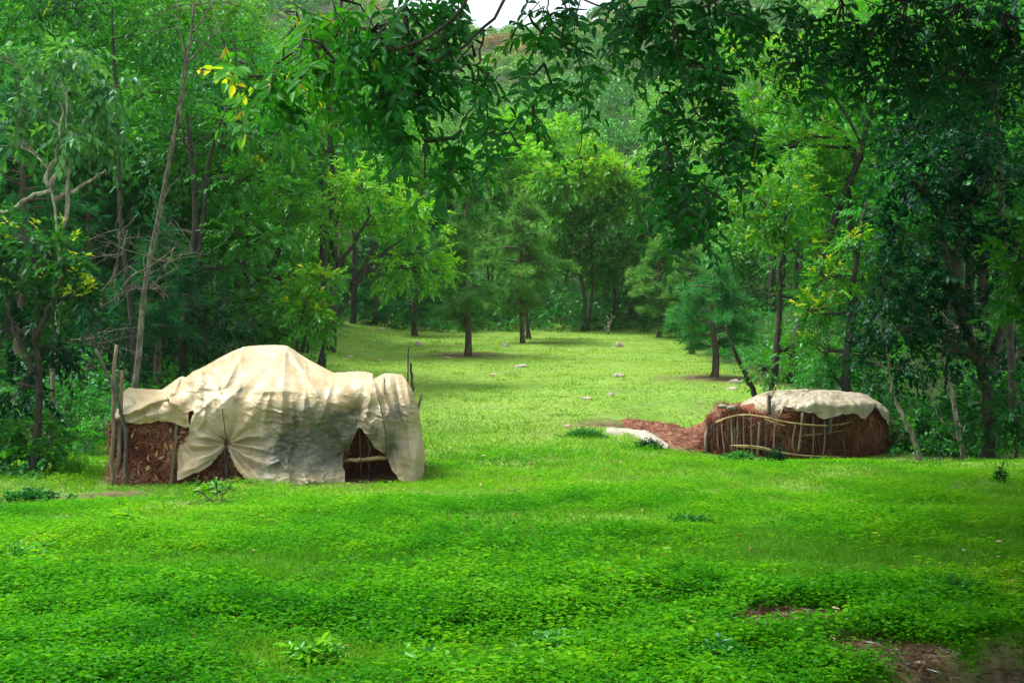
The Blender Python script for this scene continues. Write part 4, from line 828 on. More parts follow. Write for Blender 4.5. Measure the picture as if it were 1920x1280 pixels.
for i, a_ in enumerate([(920, 66, [(920, 330, 50, 40, .7), (960, 300, 50, 40, .75), (900, 390, 50, 50, .5), (980, 360, 50, 50, .5)], 'leaf_bright', 'round-topped light green tree rising just right of the foremost pine'),
     (1010, 70, [(1000, 290, 50, 40, .7), (1040, 260, 45, 40, .75), (1010, 340, 60, 50, .5), (960, 250, 45, 35, .7)], 'leaf_bright', 'yellow-green tree top at the middle of the picture under the two hanging vines'),
     (840, 66, [(840, 330, 60, 45, .6), (780, 300, 50, 45, .55), (850, 400, 60, 50, .4), (800, 380, 50, 50, .45)], 'leaf_mid', 'mid-green tree behind the foremost pine, left of its tip'),
     (1190, 64, [(1180, 460, 50, 50, .35), (1200, 400, 50, 50, .45), (1230, 350, 50, 50, .5), (1180, 530, 50, 45, .25)], 'leaf_mid', 'leafy tree at the far forest edge behind the hanging leaf cluster'),
     (1300, 62, [(1300, 430, 60, 50, .5), (1340, 380, 60, 50, .55), (1290, 350, 60, 45, .6), (1360, 460, 50, 45, .45)], 'leaf_mid', 'grey-green tree above the blue-green pine'),
     (720, 62, [(730, 290, 60, 45, .6), (700, 350, 60, 50, .5), (770, 350, 60, 50, .5), (740, 230, 50, 35, .6)], 'leaf_bright', 'light green tree standing behind the crown of the bright forked tree')]):
    px, d, cl, lf, lb = a_
    tree('forest_edge_tree', lb, d, [[(px, 615), (px + 4, 520), (cl[0][0], cl[0][1] + 40)]], [(c_[0], c_[1], c_[2], c_[3], i_ * .5, c_[4]) for i_, c_ in enumerate(cl)], lf, 'bark_dark', L=.18, Wd=.08, dens=20, seed=70 + i, r0=.08, length=.5)
tree('dead_stump', 'small pale broken stump with bare forked stubs at the far forest edge', 58, [[(1140, 622), (1141, 600), (1138, 592)]], [], bark='bark_pale', r0=.07, seed=80, cat='stump', bare=[([(1141, 612), (1148, 598), (1147, 588)], .04, 2), ([(1137, 618), (1130, 604)], .03, 1)])
# ------------------------------------------------------------------ right of the clearing
tree('curved_tree', 'tree with two dark curving trunks behind the left end of the hut', 28.5, [[(1440, 760), (1452, 700), (1460, 620), (1458, 540), (1470, 450)], [(1436, 760), (1405, 712), (1372, 655), (1360, 610)]],
     [(1490, 470, 60, 50, 0, .5, .2), (1430, 430, 60, 55, .3, .55, .25), (1480, 400, 60, 45, .2, .55, .25), (1420, 360, 55, 45, .5, .6, .25), (1510, 560, 50, 50, 0, .4, .1), (1490, 650, 45, 40, .2, .4), (1430, 690, 35, 30, -.2, .4), (1480, 330, 60, 45, .6, .6, .2)], 'leaf_bright', 'bark_dark', L=.085, Wd=.038, dens=30, seed=91, r0=.09)
tree('sun_tinted_tree', 'tree behind the hut with its sunlit left edge coloured bright yellow', 27, [[(1585, 770), (1580, 700), (1590, 600), (1600, 480), (1620, 380)]],
     [(1560, 520, 45, 40, -.2, .65, .9), (1530, 590, 40, 45, -.3, .6, .9), (1590, 460, 45, 35, -.2, .6, .7), (1540, 660, 40, 45, 0, .5, .35), (1610, 560, 60, 50, .2, .4, .1), (1610, 640, 60, 50, .3, .3), (1570, 710, 60, 45, .2, .3), (1640, 480, 60, 60, .4, .35), (1650, 400, 60, 50, .3, .4)], 'leaf_mid', 'bark_dark', L=.085, Wd=.038, dens=32, seed=92, r0=.10, length=.28)  # yellow young-leaf shares on the left clumps stand for sunlight on that side
tree('shaded_tree', 'large dark glossy-leaved tree with a thick forked trunk in the shade at far right', 23.5, [[(1856, 870), (1855, 780), (1850, 700), (1825, 650), (1790, 560), (1770, 420)], [(1853, 700), (1880, 600), (1885, 480)], [(1840, 680), (1780, 640), (1730, 610)]],
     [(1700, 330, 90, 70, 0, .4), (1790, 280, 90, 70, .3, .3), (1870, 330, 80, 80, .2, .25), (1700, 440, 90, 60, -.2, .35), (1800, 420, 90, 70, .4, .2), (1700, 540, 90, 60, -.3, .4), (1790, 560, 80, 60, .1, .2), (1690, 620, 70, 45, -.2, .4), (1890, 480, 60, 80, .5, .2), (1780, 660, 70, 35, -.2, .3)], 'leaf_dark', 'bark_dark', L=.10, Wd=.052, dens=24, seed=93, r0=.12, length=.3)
tree('crooked_tree', 'small tree with a crooked knobbly trunk right beside the right end of the hut', 24, [[(1726, 870), (1722, 830), (1700, 790), (1676, 755), (1670, 715), (1660, 660)]],
     [(1640, 680, 60, 45, .2, .35), (1690, 690, 50, 35, 0, .4), (1650, 610, 60, 50, .4, .35)], 'leaf_dark', 'bark_pale', L=.09, Wd=.045, dens=26, seed=94, r0=.055)
tree('thin_grey_tree', 'thin grey-barked trunk standing between the crooked tree and the thick dark trunk', 24.5, [[(1806, 875), (1800, 820), (1790, 740), (1782, 700), (1760, 640)]], [(1770, 620, 70, 45, .3, .25), (1740, 580, 60, 40, .5, .3)], 'leaf_dark', 'bark_pale', L=.09, Wd=.045, dens=22, seed=95, r0=.055,
     bare=[([(1800, 830), (1770, 800), (1740, 740), (1745, 700)], .012, 8), ([(1784, 700), (1760, 670), (1735, 660)], .018, 8), ([(1782, 660), (1800, 620), (1770, 590)], .015, 8)])
tree('upper_right_tree', 'tall green tree with a long pale arching branch, upper right', 34, [[(1480, 720), (1500, 600), (1560, 420), (1620, 280), (1640, 160)], [(1610, 300), (1570, 240), (1548, 232)]],
     [(1400, 110, 60, 45, 0, .6, .25), (1450, 180, 70, 50, .2, .55, .25), (1530, 90, 70, 60, 0, .5, .1), (1500, 260, 70, 50, 0, .55, .3), (1420, 280, 50, 40, .3, .5, .2), (1600, 180, 70, 60, .4, .35), (1580, 330, 60, 50, .3, .4, .1), (1530, 360, 50, 50, .3, .45, .1), (1620, 60, 80, 60, .6, .35), (1360, 200, 50, 50, .8, .55, .1)], 'leaf_bright', 'bark_dark', L=.11, Wd=.048, dens=26, seed=96, r0=.14, length=.34,
     bare=[([(1620, 280), (1560, 165), (1500, 130), (1430, 122), (1400, 130)], .045, 6)])
tree('edge_tree', 'fresh green leafy boughs reaching in from the right edge', 16, [[(2010, 960), (2000, 800), (1990, 600), (1960, 480)]], [(1915, 470, 40, 50, 0, .6), (1905, 540, 38, 45, -.1, .6), (1925, 600, 40, 40, 0, .55), (1940, 420, 40, 40, .2, .5)], 'leaf_mid', 'bark_dark', L=.09, Wd=.04, dens=36, seed=97, r0=.08, length=.24)
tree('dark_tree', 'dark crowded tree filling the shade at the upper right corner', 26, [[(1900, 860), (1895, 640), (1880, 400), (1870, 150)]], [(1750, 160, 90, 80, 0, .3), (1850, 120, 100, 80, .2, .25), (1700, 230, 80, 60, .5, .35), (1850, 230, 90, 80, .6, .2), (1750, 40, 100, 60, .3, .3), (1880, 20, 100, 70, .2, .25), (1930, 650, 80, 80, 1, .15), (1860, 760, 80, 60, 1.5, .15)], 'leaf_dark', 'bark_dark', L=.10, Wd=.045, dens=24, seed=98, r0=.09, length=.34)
for i, a_ in enumerate([(1640, 30, 720, 70, .3, 'green shrub right behind the hut'), (1760, 28, 800, 70, .2, 'shadowed shrub at ground level between the trunks at right'), (1560, 34, 690, 80, .35, 'leafy shrub behind the hut roof'), (1880, 26, 830, 60, .12, 'dark shrub at the foot of the thick trunk at far right'), (1700, 26, 800, 60, .25, 'dark leafy shrub just right of the hut behind the crooked trunk'), (1820, 27, 740, 80, .12, 'deeply shaded shrub behind the thin grey trunk and the thick forked trunk'), (1905, 23, 740, 75, .15, 'dark bush at the right edge beyond the lone tall weed'), (1770, 25.5, 790, 60, .2, 'low leafy bush between the crooked trunk and the thin grey trunk'), (30, 21, 740, 85, .3, 'dense bush at the left edge above the low glossy bush'), (150, 22.5, 700, 65, .35, 'green bush below the bare branches, left of the tent posts')]):
    px, d, py, rr, tv, lb = a_
    tree('forest_shrub', lb, d, [[(px, 800), (px, py + 20)]], [(px, py, rr, rr * .7, 0, tv), (px - rr * .6, py + 50, rr * .7, 40, .2, tv), (px + rr * .6, py + 50, rr * .7, 40, .2, tv)], 'leaf_mid', 'bark_dark', L=.09, Wd=.045, dens=24, seed=110 + i, r0=.03, cat='bush', length=.26)

# ------------------------------------------------------------------ the tree we stand under: its branches hang in from the top
og = np.random.default_rng(77); ob = A([6.2, 1.5, float(H(6.2, 1.5))])
over = empty('overhanging_tree', ob, 'tree overhead whose dark leafy branches hang down across the top of the picture', 'tree')
tm = MB(); tm.tube(smooth_line(A([[6.2, 1.5, ob[2] - .1], [6.1, 1.7, 2], [5.6, 2.4, 4], [5.0, 3.2, 5.6], [4.4, 4, 7.4]]), 14) - ob, np.linspace(.26, .12, 14), 10, lump=.12)
hub = A([5.0, 3.2, 5.6]); bm_ = MB(); cm = MB()
def compound(mb, tw, P, D, n, Lr, Ll, tint, rng, young=0.):
    """pinnate leaves: leaflets in pairs along a drooping stalk"""
    m = len(P); D = nrm(D); sd_ = nrm(np.cross(D, A([0, 0, 1.]) + rng.normal(size=(m, 3)) * .25)); Lm = Lr * (.7 + .5 * rng.random(m))
    tt = np.clip(tint + rng.normal(size=m) * .08, 0, .84); tt = np.where(rng.random(m) < young, .86 + .14 * rng.random(m), tt)
    prev = P
    for i in range(n + 1):
        t_ = (i + 1) / (n + .5); pos = P + D * (Lm * t_)[:, None] + A([0, 0, -1.]) * (Lm * t_ ** 2 * .45)[:, None]
        ax = nrm(D + A([0, 0, -1.]) * .9 * t_)
        up = nrm(np.cross(sd_, ax)); up = up * np.sign(up[:, 2:3] + 1e-6)
        for s in ((1, -1) if i < n else (0,)):
            dr = ax * (.5 if s else 1.) + sd_ * s * 1.0 + A([0, 0, -1.]) * (.05 + .3 * rng.random(m))[:, None] + rng.normal(size=(m, 3)) * .2
            LL = Ll * (.75 + .4 * rng.random(m)) * (1 - .25 * abs(t_ - .6))
            leaves(mb, pos, dr, up + rng.normal(size=(m, 3)) * .28, LL, LL * .45, np.clip(tt + rng.normal(size=m) * .03, 0, 1), curl=.2)
        for j in range(m) if i % 3 == 0 else ():
            pass
    for j in range(m):
        e = P[j] + D[j] * Lm[j] + A([0, 0, -Lm[j] * .45]); tw.tube(np.stack([P[j], (P[j] + e) / 2 + A([0, 0, Lm[j] * .11]), e]), [.0022, .0018, .0008], 3, cap=False)
def hang(pts, d, r, leafy=(), bare=False):
    dd = d if np.ndim(d) else [d] * len(pts)
    P = smooth_line(A([W(a_, b_, c_) for (a_, b_), c_ in zip(pts, dd)]), 26) - ob; P += og.normal(size=P.shape) * .006
    bm_.tube(P, np.linspace(r * .38, r * .2, 26), 5, cap=False); return P
B1 = hang([(1180, -330), (1020, -120), (950, 0), (908, 60), (838, 103), (797, 137), (740, 170), (690, 200)], 4.6, .020)
B2 = hang([(908, 60), (898, 125), (897, 156), (881, 210), (862, 250), (844, 303), (838, 330)], 4.6, .010)
B3 = hang([(960, -200), (900, -80), (872, 6), (847, 44), (809, 75), (775, 85), (700, 100), (610, 118), (555, 148), (480, 150), (430, 140)], 4.3, .018)
B4 = hang([(1040, -150), (1023, 0), (1031, 49), (1047, 81), (1074, 97), (1107, 112)], 5.2, .011)
B5 = hang([(1120, -160), (1092, 7), (1072, 67), (1089, 142), (1100, 202), (1089, 296), (1091, 375), (1074, 400)], 5.4, .0085)
B5b = hang([(1089, 296), (1072, 303), (1056, 311)], 5.4, .004); B5c = hang([(1091, 320), (1097, 332), (1110, 322)], 5.4, .004)
B6 = hang([(1260, -200), (1254, 15), (1269, 97), (1280, 161), (1302, 206), (1342, 251), (1392, 262)], 5.4, .015)
B7 = hang([(1301, 206), (1302, 266), (1276, 322), (1286, 370), (1290, 410)], 5.4, .009)
B8 = hang([(1700, -250), (1660, 0), (1645, 60), (1680, 120), (1700, 160)], 6.5, .02)
B9 = hang([(1500, -250), (1400, -60), (1320, 20), (1260, 10), (1150, 20), (1080, -5)], 5.6, .02)
B10 = hang([(1020, 10), (1018, 60), (1017, 120), (1022, 150)], 5.0, .006)
for Pq in (B1, B3, B4, B5, B6, B8, B9):
    a_ = Pq[0]; h_ = hub - ob; mid = (a_ + h_) / 2 + A([0, 0, .9]); Q = smooth_line(np.stack([h_, mid, a_]), 12); bm_.tube(Q, np.linspace(.04, .007, 12), 6, cap=False)
# foliage masses: (px, py, rx, ry, distance, number of leaves, tint, share of young leaves)
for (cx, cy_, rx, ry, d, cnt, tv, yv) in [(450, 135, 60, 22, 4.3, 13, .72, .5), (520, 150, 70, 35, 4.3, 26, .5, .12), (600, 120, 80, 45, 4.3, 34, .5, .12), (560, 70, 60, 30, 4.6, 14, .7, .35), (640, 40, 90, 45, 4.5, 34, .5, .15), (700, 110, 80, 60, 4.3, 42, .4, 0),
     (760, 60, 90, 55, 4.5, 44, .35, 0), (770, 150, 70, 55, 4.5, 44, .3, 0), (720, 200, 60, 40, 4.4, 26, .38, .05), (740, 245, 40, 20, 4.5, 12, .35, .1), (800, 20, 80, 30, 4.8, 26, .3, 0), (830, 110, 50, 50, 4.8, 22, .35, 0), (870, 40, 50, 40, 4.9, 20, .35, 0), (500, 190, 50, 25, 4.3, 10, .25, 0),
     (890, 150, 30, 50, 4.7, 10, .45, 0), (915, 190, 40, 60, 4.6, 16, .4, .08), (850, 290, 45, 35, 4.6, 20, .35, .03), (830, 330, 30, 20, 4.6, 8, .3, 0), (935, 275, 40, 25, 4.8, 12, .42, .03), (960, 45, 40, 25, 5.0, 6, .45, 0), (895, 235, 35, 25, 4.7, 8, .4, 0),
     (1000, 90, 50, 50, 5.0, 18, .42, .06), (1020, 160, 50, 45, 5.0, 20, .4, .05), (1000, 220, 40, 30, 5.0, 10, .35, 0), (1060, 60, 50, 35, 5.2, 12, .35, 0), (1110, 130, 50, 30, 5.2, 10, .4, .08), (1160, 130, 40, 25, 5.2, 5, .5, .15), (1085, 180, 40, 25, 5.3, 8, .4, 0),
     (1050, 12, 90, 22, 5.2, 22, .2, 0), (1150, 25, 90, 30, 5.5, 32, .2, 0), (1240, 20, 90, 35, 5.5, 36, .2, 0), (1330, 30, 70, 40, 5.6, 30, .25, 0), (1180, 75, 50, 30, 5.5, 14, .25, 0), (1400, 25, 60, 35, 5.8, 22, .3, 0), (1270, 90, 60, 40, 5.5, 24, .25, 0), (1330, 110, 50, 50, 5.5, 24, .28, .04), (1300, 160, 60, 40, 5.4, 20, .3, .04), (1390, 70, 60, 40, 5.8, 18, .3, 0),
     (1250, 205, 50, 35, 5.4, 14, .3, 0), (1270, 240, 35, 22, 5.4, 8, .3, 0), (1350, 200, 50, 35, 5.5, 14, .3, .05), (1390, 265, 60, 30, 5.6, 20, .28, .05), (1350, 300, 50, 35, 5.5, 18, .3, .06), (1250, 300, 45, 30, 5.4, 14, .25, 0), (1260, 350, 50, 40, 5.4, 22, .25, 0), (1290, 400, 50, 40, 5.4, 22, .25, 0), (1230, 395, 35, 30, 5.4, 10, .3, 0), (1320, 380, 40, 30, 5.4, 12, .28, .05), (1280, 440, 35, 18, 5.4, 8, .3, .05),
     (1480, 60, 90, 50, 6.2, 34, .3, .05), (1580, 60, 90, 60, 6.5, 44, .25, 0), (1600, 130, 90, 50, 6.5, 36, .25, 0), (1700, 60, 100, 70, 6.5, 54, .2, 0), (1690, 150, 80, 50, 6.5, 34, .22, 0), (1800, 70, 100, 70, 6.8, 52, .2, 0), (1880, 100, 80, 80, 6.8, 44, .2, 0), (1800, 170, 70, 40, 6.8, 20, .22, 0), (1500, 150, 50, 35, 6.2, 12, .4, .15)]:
    cnt = int(cnt * (.34 if 860 < cx < 1180 else .45 if cx < 1180 else .46 if cx < 1440 else .6)); tv = tv + (.12 if cx < 660 else 0 if cx < 1440 else -.12); q = nrm(og.normal(size=(cnt, 3))) * (og.random(cnt) ** .45)[:, None]  # tint raised at left as painted backlight, lowered at right for the dark side
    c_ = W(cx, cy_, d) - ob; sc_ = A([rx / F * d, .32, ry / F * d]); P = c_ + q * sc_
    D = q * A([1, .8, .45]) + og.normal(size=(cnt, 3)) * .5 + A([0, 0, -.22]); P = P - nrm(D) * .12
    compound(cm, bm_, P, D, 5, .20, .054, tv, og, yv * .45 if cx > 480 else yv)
    k_ = min(9, cnt // 3); top_ = c_ + A([0, 0, sc_[2] * .9])
    for j in range(k_): bm_.tube(np.stack([top_, (top_ + P[j]) / 2 + og.normal(size=3) * .03, P[j]]), [.006, .004, .002], 4, cap=False)
tm.build('trunk', M['bark_dark'], over, True); bm_.build('branch', M['bark_dark'], over)
# the rest of its crown, unseen, with masses added to shade the right ground
P = []; 
for (cx, cy_, cz, rx, ry, rz, n_) in [(5.5, 4.5, 7.2, 2.6, 3.4, 1.6, 1300), (1.4, 7.6, 6.0, 2.2, 2.4, .8, 1500), (3.2, 10.5, 6.6, 2.4, 2.6, .9, 1500), (0.2, 4.6, 5.4, 1.8, 2.0, .6, 900), (3.5, 13.5, 7.2, 2.2, 2.2, .8, 1100), (1.9, 11.4, 6.3, 1.9, 2.2, .7, 900), (4.5, 17, 8.2, 3, 2.6, 1.1, 1500), (8, 17, 8.5, 2.6, 3, 1.2, 1200), (2.8, 8.8, 7.2, 2.4, 3, .8, 900), (3.4, 7.6, 5.0, 1.8, 2.0, .45, 1300), (5.2, 11.0, 6.0, 2.0, 2.4, .5, 1300), (5.2, 11.5, 8.4, 2.6, 3.2, .9, 900), (7.5, 8, 7.0, 3.2, 4, 1.8, 1700), (8.5, 12.5, 7.5, 3.0, 3.4, 2.0, 1500), (5.5, 9.2, 6.4, 2.2, 2.6, 1.0, 800), (7, 1, 6, 3, 3, 1.5, 800), (9, 5, 4.5, 2, 4, 2.2, 900)]:
    n_ = int(n_ * 1.6); q = nrm(og.normal(size=(n_, 3))) * (og.random(n_) ** .4)[:, None]; P.append(A([cx, cy_, cz]) + q * A([rx, ry, rz]))
n_ = 13000; y_ = 4.5 + 14.5 * og.random(n_); x_ = .7 + (y_ - 8) * .04 + 8.5 * og.random(n_) ** 1.15; P.append(np.stack([x_, y_, CAMZ + .25 * y_ + .55 + .9 * og.random(n_) + 1.2 * fbm(x_ * .6, y_ * .6, 88)], 1)[fbm(x_ * 1.1, y_ * 1.1, 87) > .37])  # unseen low leaf layer, added above the frame to darken the ground at right
P = np.vstack(P); P = P[(P[:, 2] > CAMZ + .25 * P[:, 1] + .45) | (P[:, 0] > .37 * P[:, 1] + .5)] - ob
sprays(cm, og, P, og.normal(size=(len(P), 3)) + A([0, 0, -.1]), 9, .42, .19, .10, .15, .4, True)
for cz in ((7.5, 8, 7.), (8.5, 12.5, 7.5), (7, 1, 6.), (9, 5, 5)): limb(bm_, hub - ob, A(cz) - ob, .1, .03, og)
cm.build('crown', M['leaf_over'], over)

# ------------------------------------------------------------------ woods behind and up the hillside: one mass nobody could count
def far_wood(name, spots, nl, L, tints, seed, sub=7, mat='far', conifer=.2, trunkmat=None):
    r_ = np.random.default_rng(seed); mb = MB(); tmb = MB()
    for (x_, y_, h_, w_) in spots:
        z_ = float(H(x_, y_)); tv = tints(x_, y_, r_); con = r_.random() < conifer
        k = sub; sd_ = nrm(r_.normal(size=(k, 3))); sd_[:, 2] = np.abs(sd_[:, 2]) * .9 - .35
        c = A([x_, y_, z_ + h_ * .58]); sc_ = c + sd_ * A([w_, w_, h_ * .42]) * .62; sr = (.32 + .3 * r_.random(k))
        if con: sc_[:, 0] = x_ + (sc_[:, 0] - x_) * (1.25 - (sc_[:, 2] - z_) / h_); sc_[:, 1] = y_ + (sc_[:, 1] - y_) * (1.25 - (sc_[:, 2] - z_) / h_)
        n_ = nl; ii = r_.integers(0, k, n_); d_ = nrm(r_.normal(size=(n_, 3)) + A([0, 0, .25])); q = (.55 + .45 * r_.random(n_) ** .5)[:, None]
        P_ = sc_[ii] + d_ * A([w_, w_, h_ * .36]) * sr[ii][:, None] * q
        LL = L * (.6 + .8 * r_.random(n_)) * (.8 if con else 1)
        leaves(mb, P_, r_.normal(size=(n_, 3)) + d_ * .3 - A([0, 0, .25]), d_ + A([0, 0, .6]) + r_.normal(size=(n_, 3)) * .4, LL, LL * (.35 if con else .55), np.clip(tv + r_.normal(size=n_) * .07 + (.1 * (d_[:, 2])), 0, 1), simple=True)
        if trunkmat: tmb.tube(A([[x_, y_, z_ - .1], [x_ + .1, y_, z_ + h_ * .3], [x_ - .05, y_, z_ + h_ * .7]]), [h_ * .016, h_ * .013, h_ * .006], 5, cap=False)
    o_ = mb.build(name, M[mat]); o_['kind'] = 'stuff'
    if trunkmat: tmb.build('trunks', M[trunkmat], o_)['kind'] = 'stuff'
    return o_
sp = []; r_ = np.random.default_rng(201)
for y_ in np.arange(62, 132, 5.0):
    hwid = .40 * y_ + 4; n_ = int(2 * hwid / (2.6 + y_ * .018)); xs = np.linspace(-hwid, hwid, n_) + r_.normal(size=n_) * .8
    for x_ in xs:
        if y_ < 66 and abs(x_) < 9 and r_.random() < .5: continue
        h_ = (5.0 if y_ < 80 else 6.5) * (.75 + .5 * r_.random()); sp.append((x_, y_ + r_.normal() * 1.5, h_, h_ * (.30 + .12 * r_.random())))
midw = far_wood('far_woodland', sp, 1500, .26, lambda x_, y_, r: .25 + .42 * r.random(), 202, 9, trunkmat='bark_dark', conifer=.3)
sp = []
for y_ in np.arange(134, 345, 7.5):
    hwid = .40 * y_ + 6; n_ = int(2 * hwid / 5.4); xs = np.linspace(-hwid, hwid, n_) + r_.normal(size=n_) * 1.6
    for x_ in xs:
        if abs(x_) > .16 * y_ + 6 and y_ > 180: continue
        h_ = 6.5 * (.6 + .6 * r_.random()) * (1 if y_ < 220 else .7); sp.append((x_, y_ + r_.normal() * 2, h_, h_ * (.42 + .2 * r_.random())))
def hill_t(x_, y_, r):
    b_ = vnoise(x_ / 18, y_ / 22, 3); up = sstep((y_ - 190) / 110)
    return .15 + .35 * b_ + .2 * r.random() + up * (.18 * b_ + .14) + (.2 if r.random() < .18 * up else 0)
far_wood('hillside_forest', sp, 420, .55, hill_t, 203, 6, conifer=.15)
# crowded woods right behind the trees of the two flanks
sp = []
for (x0, x1, y0, y1, n_) in ((-19, -5.5, 31, 60, 62), (9.5, 26, 30, 60, 62)):
    for _ in range(n_):
        y_ = y0 + (y1 - y0) * r_.random(); x_ = x0 + (x1 - x0) * r_.random()
        if x0 < 0 and (x_ > -3.2 - (y_ - 30) * .11 or x_ < -.38 * y_ - 3): continue
        if x0 > 0 and (x_ < 6.4 + (y_ - 28) * .10 or x_ > .38 * y_ + 3): continue
        h_ = 7 + 5 * r_.random(); sp.append((x_, y_, h_, h_ * .24))
far_wood('flank_woodland', sp, 5200, .17, lambda x_, y_, r: .25 + .45 * r.random(), 204, 16, mat='leaf_mid', conifer=.1, trunkmat='bark_dark')

# ferns and seedlings covering the forest floor
r_ = np.random.default_rng(205); n_ = 8500; y_ = 20.5 + 58 * r_.random(n_) ** .9; x_ = (r_.random(n_) * 2 - 1) * (.39 * y_ + 2); k_ = (forest_mask(x_, y_) > .45); x_, y_ = x_[k_], y_[k_]
mb = MB(); tv = .1 + .5 * fbm(x_ * .5, y_ * .5, 7) + .15 * r_.random(len(x_)); P = np.stack([x_, y_, H(x_, y_)], 1)
for q in range(4):
    rad = .16 + .2 * r_.random(len(x_)); off = r_.normal(size=(len(x_), 3)) * A([.25, .25, .05]) + A([0, 0, 1.]) * (.1 + .55 * r_.random(len(x_)) * fbm(x_ * .4, y_ * .4, 19) * 1.6)[:, None]
    sprays(mb, r_, P + off, r_.normal(size=(len(x_), 3)) + A([0, 0, .8]), 9, .34, .11, .05, tv, .35, True)
n_ = 5200; y_ = 59.5 + 9 * r_.random(n_); x_ = (r_.random(n_) * 2 - 1) * (.39 * y_ + 2); P = np.stack([x_, y_, H(x_, y_)], 1); tv = .05 + .45 * fbm(x_ * .4, y_ * .4, 27)
P[:, 2] += (.1 + 2.6 * r_.random(n_) * fbm(x_ * .5, y_ * .2, 33)) * np.clip((y_ - 59) / 4, .2, 1)
sprays(mb, r_, P, r_.normal(size=(n_, 3)) + A([0, 0, .5]), 10, .6, .20, .10, tv, .35, True)
tag(mb.build('undergrowth', M['leaf_mid']), kind='stuff')

# ------------------------------------------------------------------ ground cover
gr = np.random.default_rng(301)
def scatter(n, y0, y1, pw=1.0, mx=1.2):
    y_ = y0 + (y1 - y0) * gr.random(n) ** pw; x_ = (gr.random(n) * 2 - 1) * (.375 * y_ + mx); return x_, y_
def ok_spot(x_, y_):
    t1 = (x_ > -5.05) & (x_ < -1.15) & (y_ > 17.0) & (y_ < 19.3); t2 = ((x_ - hc[0]) / (HRX)) ** 2 + ((y_ - hc[1]) / HRY) ** 2 < 1
    t3 = (x_ > 1.7) & (x_ < 3.4) & (y_ > 24.6) & (y_ < 27.6)
    return ~(t1 | t2 | t3)
def clover(mb, n, y0, y1, L, hgt, leafs, keep=None, tint=.45, simple=False, pw=.8):
    x_, y_ = scatter(n, y0, y1, pw); lus = fbm(x_ * .9, y_ * .9, 71); v = fbm(x_ * 3.1, y_ * 3.1, 72)
    k_ = ok_spot(x_, y_) & (gr.random(n) > sstep((y_ - 15) / 9)) & (gr.random(n) > soil_mask(x_, y_) * 1.3) & (gr.random(n) < .15 + 2.8 * (lus - .32)) & (gr.random(n) > forest_mask(x_, y_) * .6)
    if keep is not None: k_ &= keep(x_, y_)
    x_, y_, lus, v = x_[k_], y_[k_], lus[k_], v[k_]; m_ = len(x_)
    v3 = fbm(x_ * .55 + 9, y_ * .35, 73); hh = hgt * (.25 + 2.0 * np.clip(lus - .3, 0, 1)) * (.5 + 1.0 * gr.random(m_)); base = np.stack([x_, y_, H(x_, y_)], 1)
    an0 = gr.random(m_) * 6.28
    for i in range(leafs):
        an = an0 + i * 2.4 + gr.normal(size=m_) * .3; dv = np.stack([np.cos(an), np.sin(an), np.zeros(m_)], 1); lev = 1 - .55 * (i / leafs)
        P_ = base + A([0, 0, 1.]) * (hh * lev)[:, None] + dv * .012 + gr.normal(size=(m_, 3)) * .008
        LL = L * (.6 + .7 * gr.random(m_)) * (.7 + .8 * v)
        leaves(mb, P_, dv + A([0, 0, 1.]) * (.35 - .3 * gr.random(m_))[:, None], A([0, 0, 1.]) + dv * -.2 + gr.normal(size=(m_, 3)) * .42, LL, LL * .46,
               np.clip(tint + (v - .5) * .6 + (v3 - .5) * .55 + gr.normal(size=m_) * .12 + .12 * lev - .06, 0, .97), curl=.2, simple=simple)
def turf(mb, n, y0, y1, L, w, pw=.8, tint=.5, ok=None, mx=1.2, fm=.8, fade=lambda y: 0 * y):
    x_, y_ = scatter(n, y0, y1, pw, mx); v = fbm(x_ * 1.7, y_ * 1.7, 81); v2 = fbm(x_ * .35, y_ * .35, 82)
    k_ = ok_spot(x_, y_) & (gr.random(n) > fade(y_)) & (gr.random(n) > soil_mask(x_, y_) * 1.25) & (gr.random(n) > forest_mask(x_, y_) * fm)
    x_, y_, v, v2 = x_[k_], y_[k_], v[k_], v2[k_]; m_ = len(x_); LL = L * (.4 + 1.2 * v) * (.6 + .8 * gr.random(m_))
    D_ = A([0, 0, 1.]) + gr.normal(size=(m_, 3)) * A([.55, .55, .1]); bend = np.stack([gr.normal(size=m_), gr.normal(size=m_), -.4 * np.ones(m_)], 1) * (LL * .35)[:, None]
    blades(mb, np.stack([x_, y_, H(x_, y_) - .004], 1), D_, LL, w * (.6 + .8 * gr.random(m_)), np.clip(tint + (v2 - .5) * .8 + gr.normal(size=m_) * .13, 0, 1), gr, bend)
mb = MB(); clover(mb, 78000, 5.6, 10, .031, .14, 6, tint=.50, pw=.7); clover(mb, 85000, 7.2, 15.5, .029, .10, 5, tint=.55, simple=True, pw=.95); clover(mb, 140000, 8.5, 24, .030, .075, 5, tint=.62, simple=True, pw=.75); clover(mb, 3500, 5.8, 13, .046, .20, 7, tint=.5, pw=.8, keep=lambda a, b: fbm(a * .6, b * .6, 55) > .5)
tag(mb.build('weeds', M['weed']), kind='stuff')
mb = MB(); turf(mb, 120000, 5.6, 13, .10, .005, tint=.42); turf(mb, 220000, 10.5, 30, .075, .008, pw=.8, tint=.52, fade=lambda y: sstep((y - 17) / 11))
tag(mb.build('grass', M['grass']), kind='stuff')
mb = MB(); turf(mb, 230000, 16, 62, .038, .022, pw=.85, tint=.5, mx=0, fm=.95, fade=lambda y: 1 - sstep((y - 15) / 9))
nt2 = 900; x_, y_ = scatter(nt2, 17, 60, .9, 0); k_ = ok_spot(x_, y_) & (forest_mask(x_, y_) < .6) & (fbm(x_ * .4, y_ * .4, 86) > .46); x_, y_ = x_[k_], y_[k_]; sz = .5 + 1.1 * gr.random(len(x_)) ** 2
